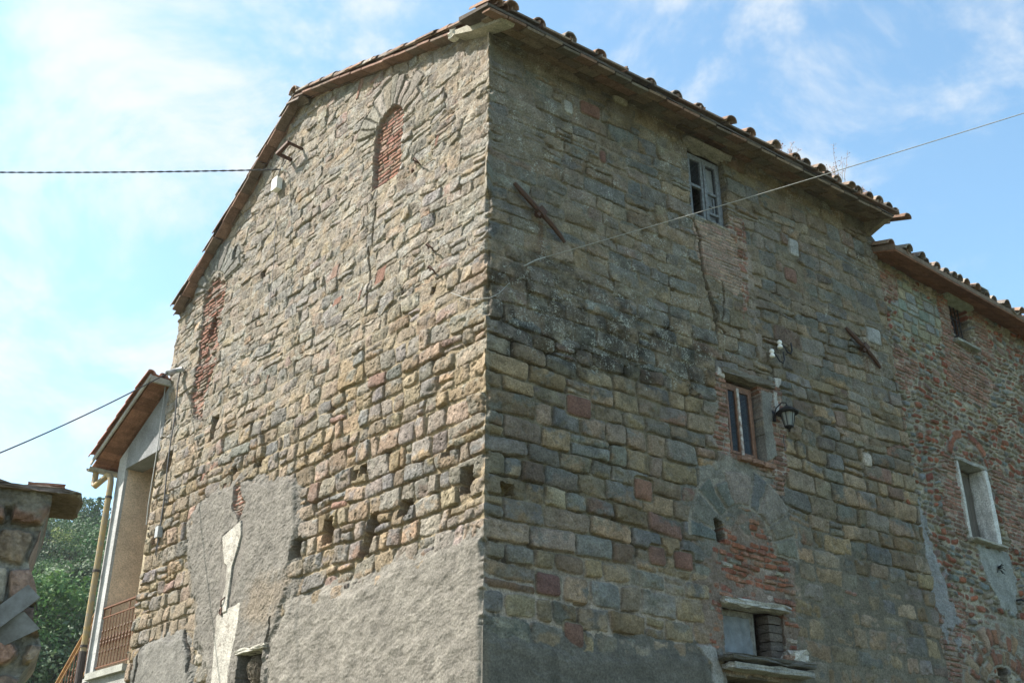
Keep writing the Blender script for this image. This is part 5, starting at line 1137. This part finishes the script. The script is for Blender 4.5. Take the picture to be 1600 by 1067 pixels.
def make_tree(name, lab, col, h, w, seed, nl=9000, ls=.125, lobes=16, conic=0):
    r_ = np.random.default_rng(seed); root = thing(name, (0, 0, 0), lab, 'tree', 'trees on the wooded hillside')
    t = MB(); t.tube([(0, 0, -.6), (.05, 0, h*.25), (-.05, .08, h*.5), (.05, 0, h*.8)], [.24, .18, .12, .04], 8)
    ctr = []
    for k in range(lobes):
        f = k/(lobes-1) if conic else r_.uniform(.0, 1); zz = h*(.22+.70*f); a = r_.uniform(0, 2*math.pi)
        R = (w*(1-f*.85)*.5 if conic else w*.52*math.sin(math.pi*(.22+.70*f))**.6)*r_.uniform(.45, .95)
        p = np.array([math.cos(a)*R, math.sin(a)*R, zz]); ctr.append((p, w*(.16 if conic else .22)*r_.uniform(.75, 1.25)))
        t.tube([(0, 0, zz*.6), p*np.array([.5, .5, 1])-UPV*.3, p], [.07, .05, .02], 5)
    t.build('trunk', M_BARK, root)
    per = nl//lobes; V, Q, K = [], [], []
    for p, R in ctr:
        d = r_.normal(size=(per, 3)); d /= np.linalg.norm(d, axis=1)[:, None]; d[:, 2] = np.abs(d[:, 2])*np.where(r_.random(per) < .72, 1, -1)
        rr = R*(.60+.5*r_.random(per)**.7); rr *= 1+.28*np.sin(d[:, 0]*5+p[0])*np.cos(d[:, 1]*5+p[1])
        c = p+d*rr[:, None]*np.array([1, 1, .8])
        nrm = d+r_.normal(0, .55, (per, 3)); nrm /= np.linalg.norm(nrm, axis=1)[:, None]; a = np.cross(nrm, r_.normal(size=(per, 3))); a /= np.linalg.norm(a, axis=1)[:, None]; b = np.cross(nrm, a)
        s = ls*r_.uniform(.6, 1.3, per)[:, None]; base = len(V)*4*0
        quad = np.stack([c-a*s, c-b*s*.55+nrm*s*.15, c+a*s, c+b*s*.55+nrm*s*.15], 1); V.append(quad.reshape(-1, 3))
        g = (r_.uniform(.75, 1.2, per)*r_.uniform(.85, 1.15))[:, None]*np.ones((per, 4)); hue = r_.normal(0, .06, per)[:, None]*np.ones((per, 4))
        K.append(np.stack([g*(1+hue), g, g*(1-hue), np.ones_like(g)], -1).reshape(-1, 4))
    V = np.concatenate(V); K = np.concatenate(K); Q = np.arange(len(V)).reshape(-1, 4)
    link_mesh('crown', raw_mesh('crown', V, Q, K), leaf_mat(name+'_leaves', col), root); return root
def copy_tree(o):
    c = o.copy(); C.objects.link(c)
    for ch in o.children: k = ch.copy(); C.objects.link(k); k.parent = c
    return c
def forest():
    kinds = [make_tree('leafy_tree', 'dark green broad tree on the wooded hillside', (.05, .105, .04), 8.0, 6.4, 1), make_tree('leafy_tree', 'mid green round tree on the wooded hillside', (.07, .135, .04), 7.2, 6.4, 2),
             make_tree('leafy_tree', 'yellow-green tree on the wooded hillside', (.15, .20, .055), 6.6, 5.6, 3), make_tree('leafy_tree', 'grey-green loose tree on the wooded hillside', (.10, .145, .08), 7.0, 6.0, 4, 8000)]
    r_ = np.random.default_rng(77); used = set(); pts = []
    tries = 0
    while len(pts) < 120 and tries < 9000:
        tries += 1; y = r_.uniform(50, 135); x = -y*r_.uniform(.33, .56)
        if all((x-a)**2+(y-b)**2 > (3.6+.012*y)**2 for a, b in pts): pts.append((x, y))
    pts += [(-25.2, 52), (-22.6, 52.5), (-24.2, 55.5)]
    for i, (x, y) in enumerate(pts):
        k = int(r_.choice([0, 0, 0, 1, 1, 2, 3])) if y > 57 else int(r_.choice([0, 2, 2, 1, 3]))
        o = kinds[k] if k not in used else copy_tree(kinds[k]); used.add(k); s = r_.uniform(.75, 1.2)
        o.location = (x, y, float(tz(x, y))-.2); o.scale = (s*r_.uniform(.9, 1.1), s*r_.uniform(.9, 1.1), s); o.rotation_euler = (0, 0, r_.uniform(0, 6.28))
    cy = make_tree('cypress_tree', 'slim dark cypress rising from the crest of the wooded hillside', (.04, .07, .032), 11, 1.5, 9, 3000, .15, 20, 1); cy['group'] = ''
    del cy['group']; p = (-47.468,120.000,40.180); cy.location = (p[0], 120, float(tz(p[0], 120))-.2)
forest()
def haze():
    m = bpy.data.materials.new('hazy_air'); m.use_nodes = True; nt = m.node_tree; nt.nodes.clear(); out = nt.nodes.new('ShaderNodeOutputMaterial'); v = nt.nodes.new('ShaderNodeVolumePrincipled')
    v.inputs['Color'].default_value = (.86, .93, 1.0, 1); v.inputs['Density'].default_value = .0003; v.inputs['Anisotropy'].default_value = .2; nt.links.new(v.outputs[0], out.inputs['Volume'])
    b = MB(); b.box((-40, 75, 28.5), (240, 0, 0), (0, 125, 0), (0, 0, 32)); o = b.build('haze', m); tag(o, kind='stuff')
haze()
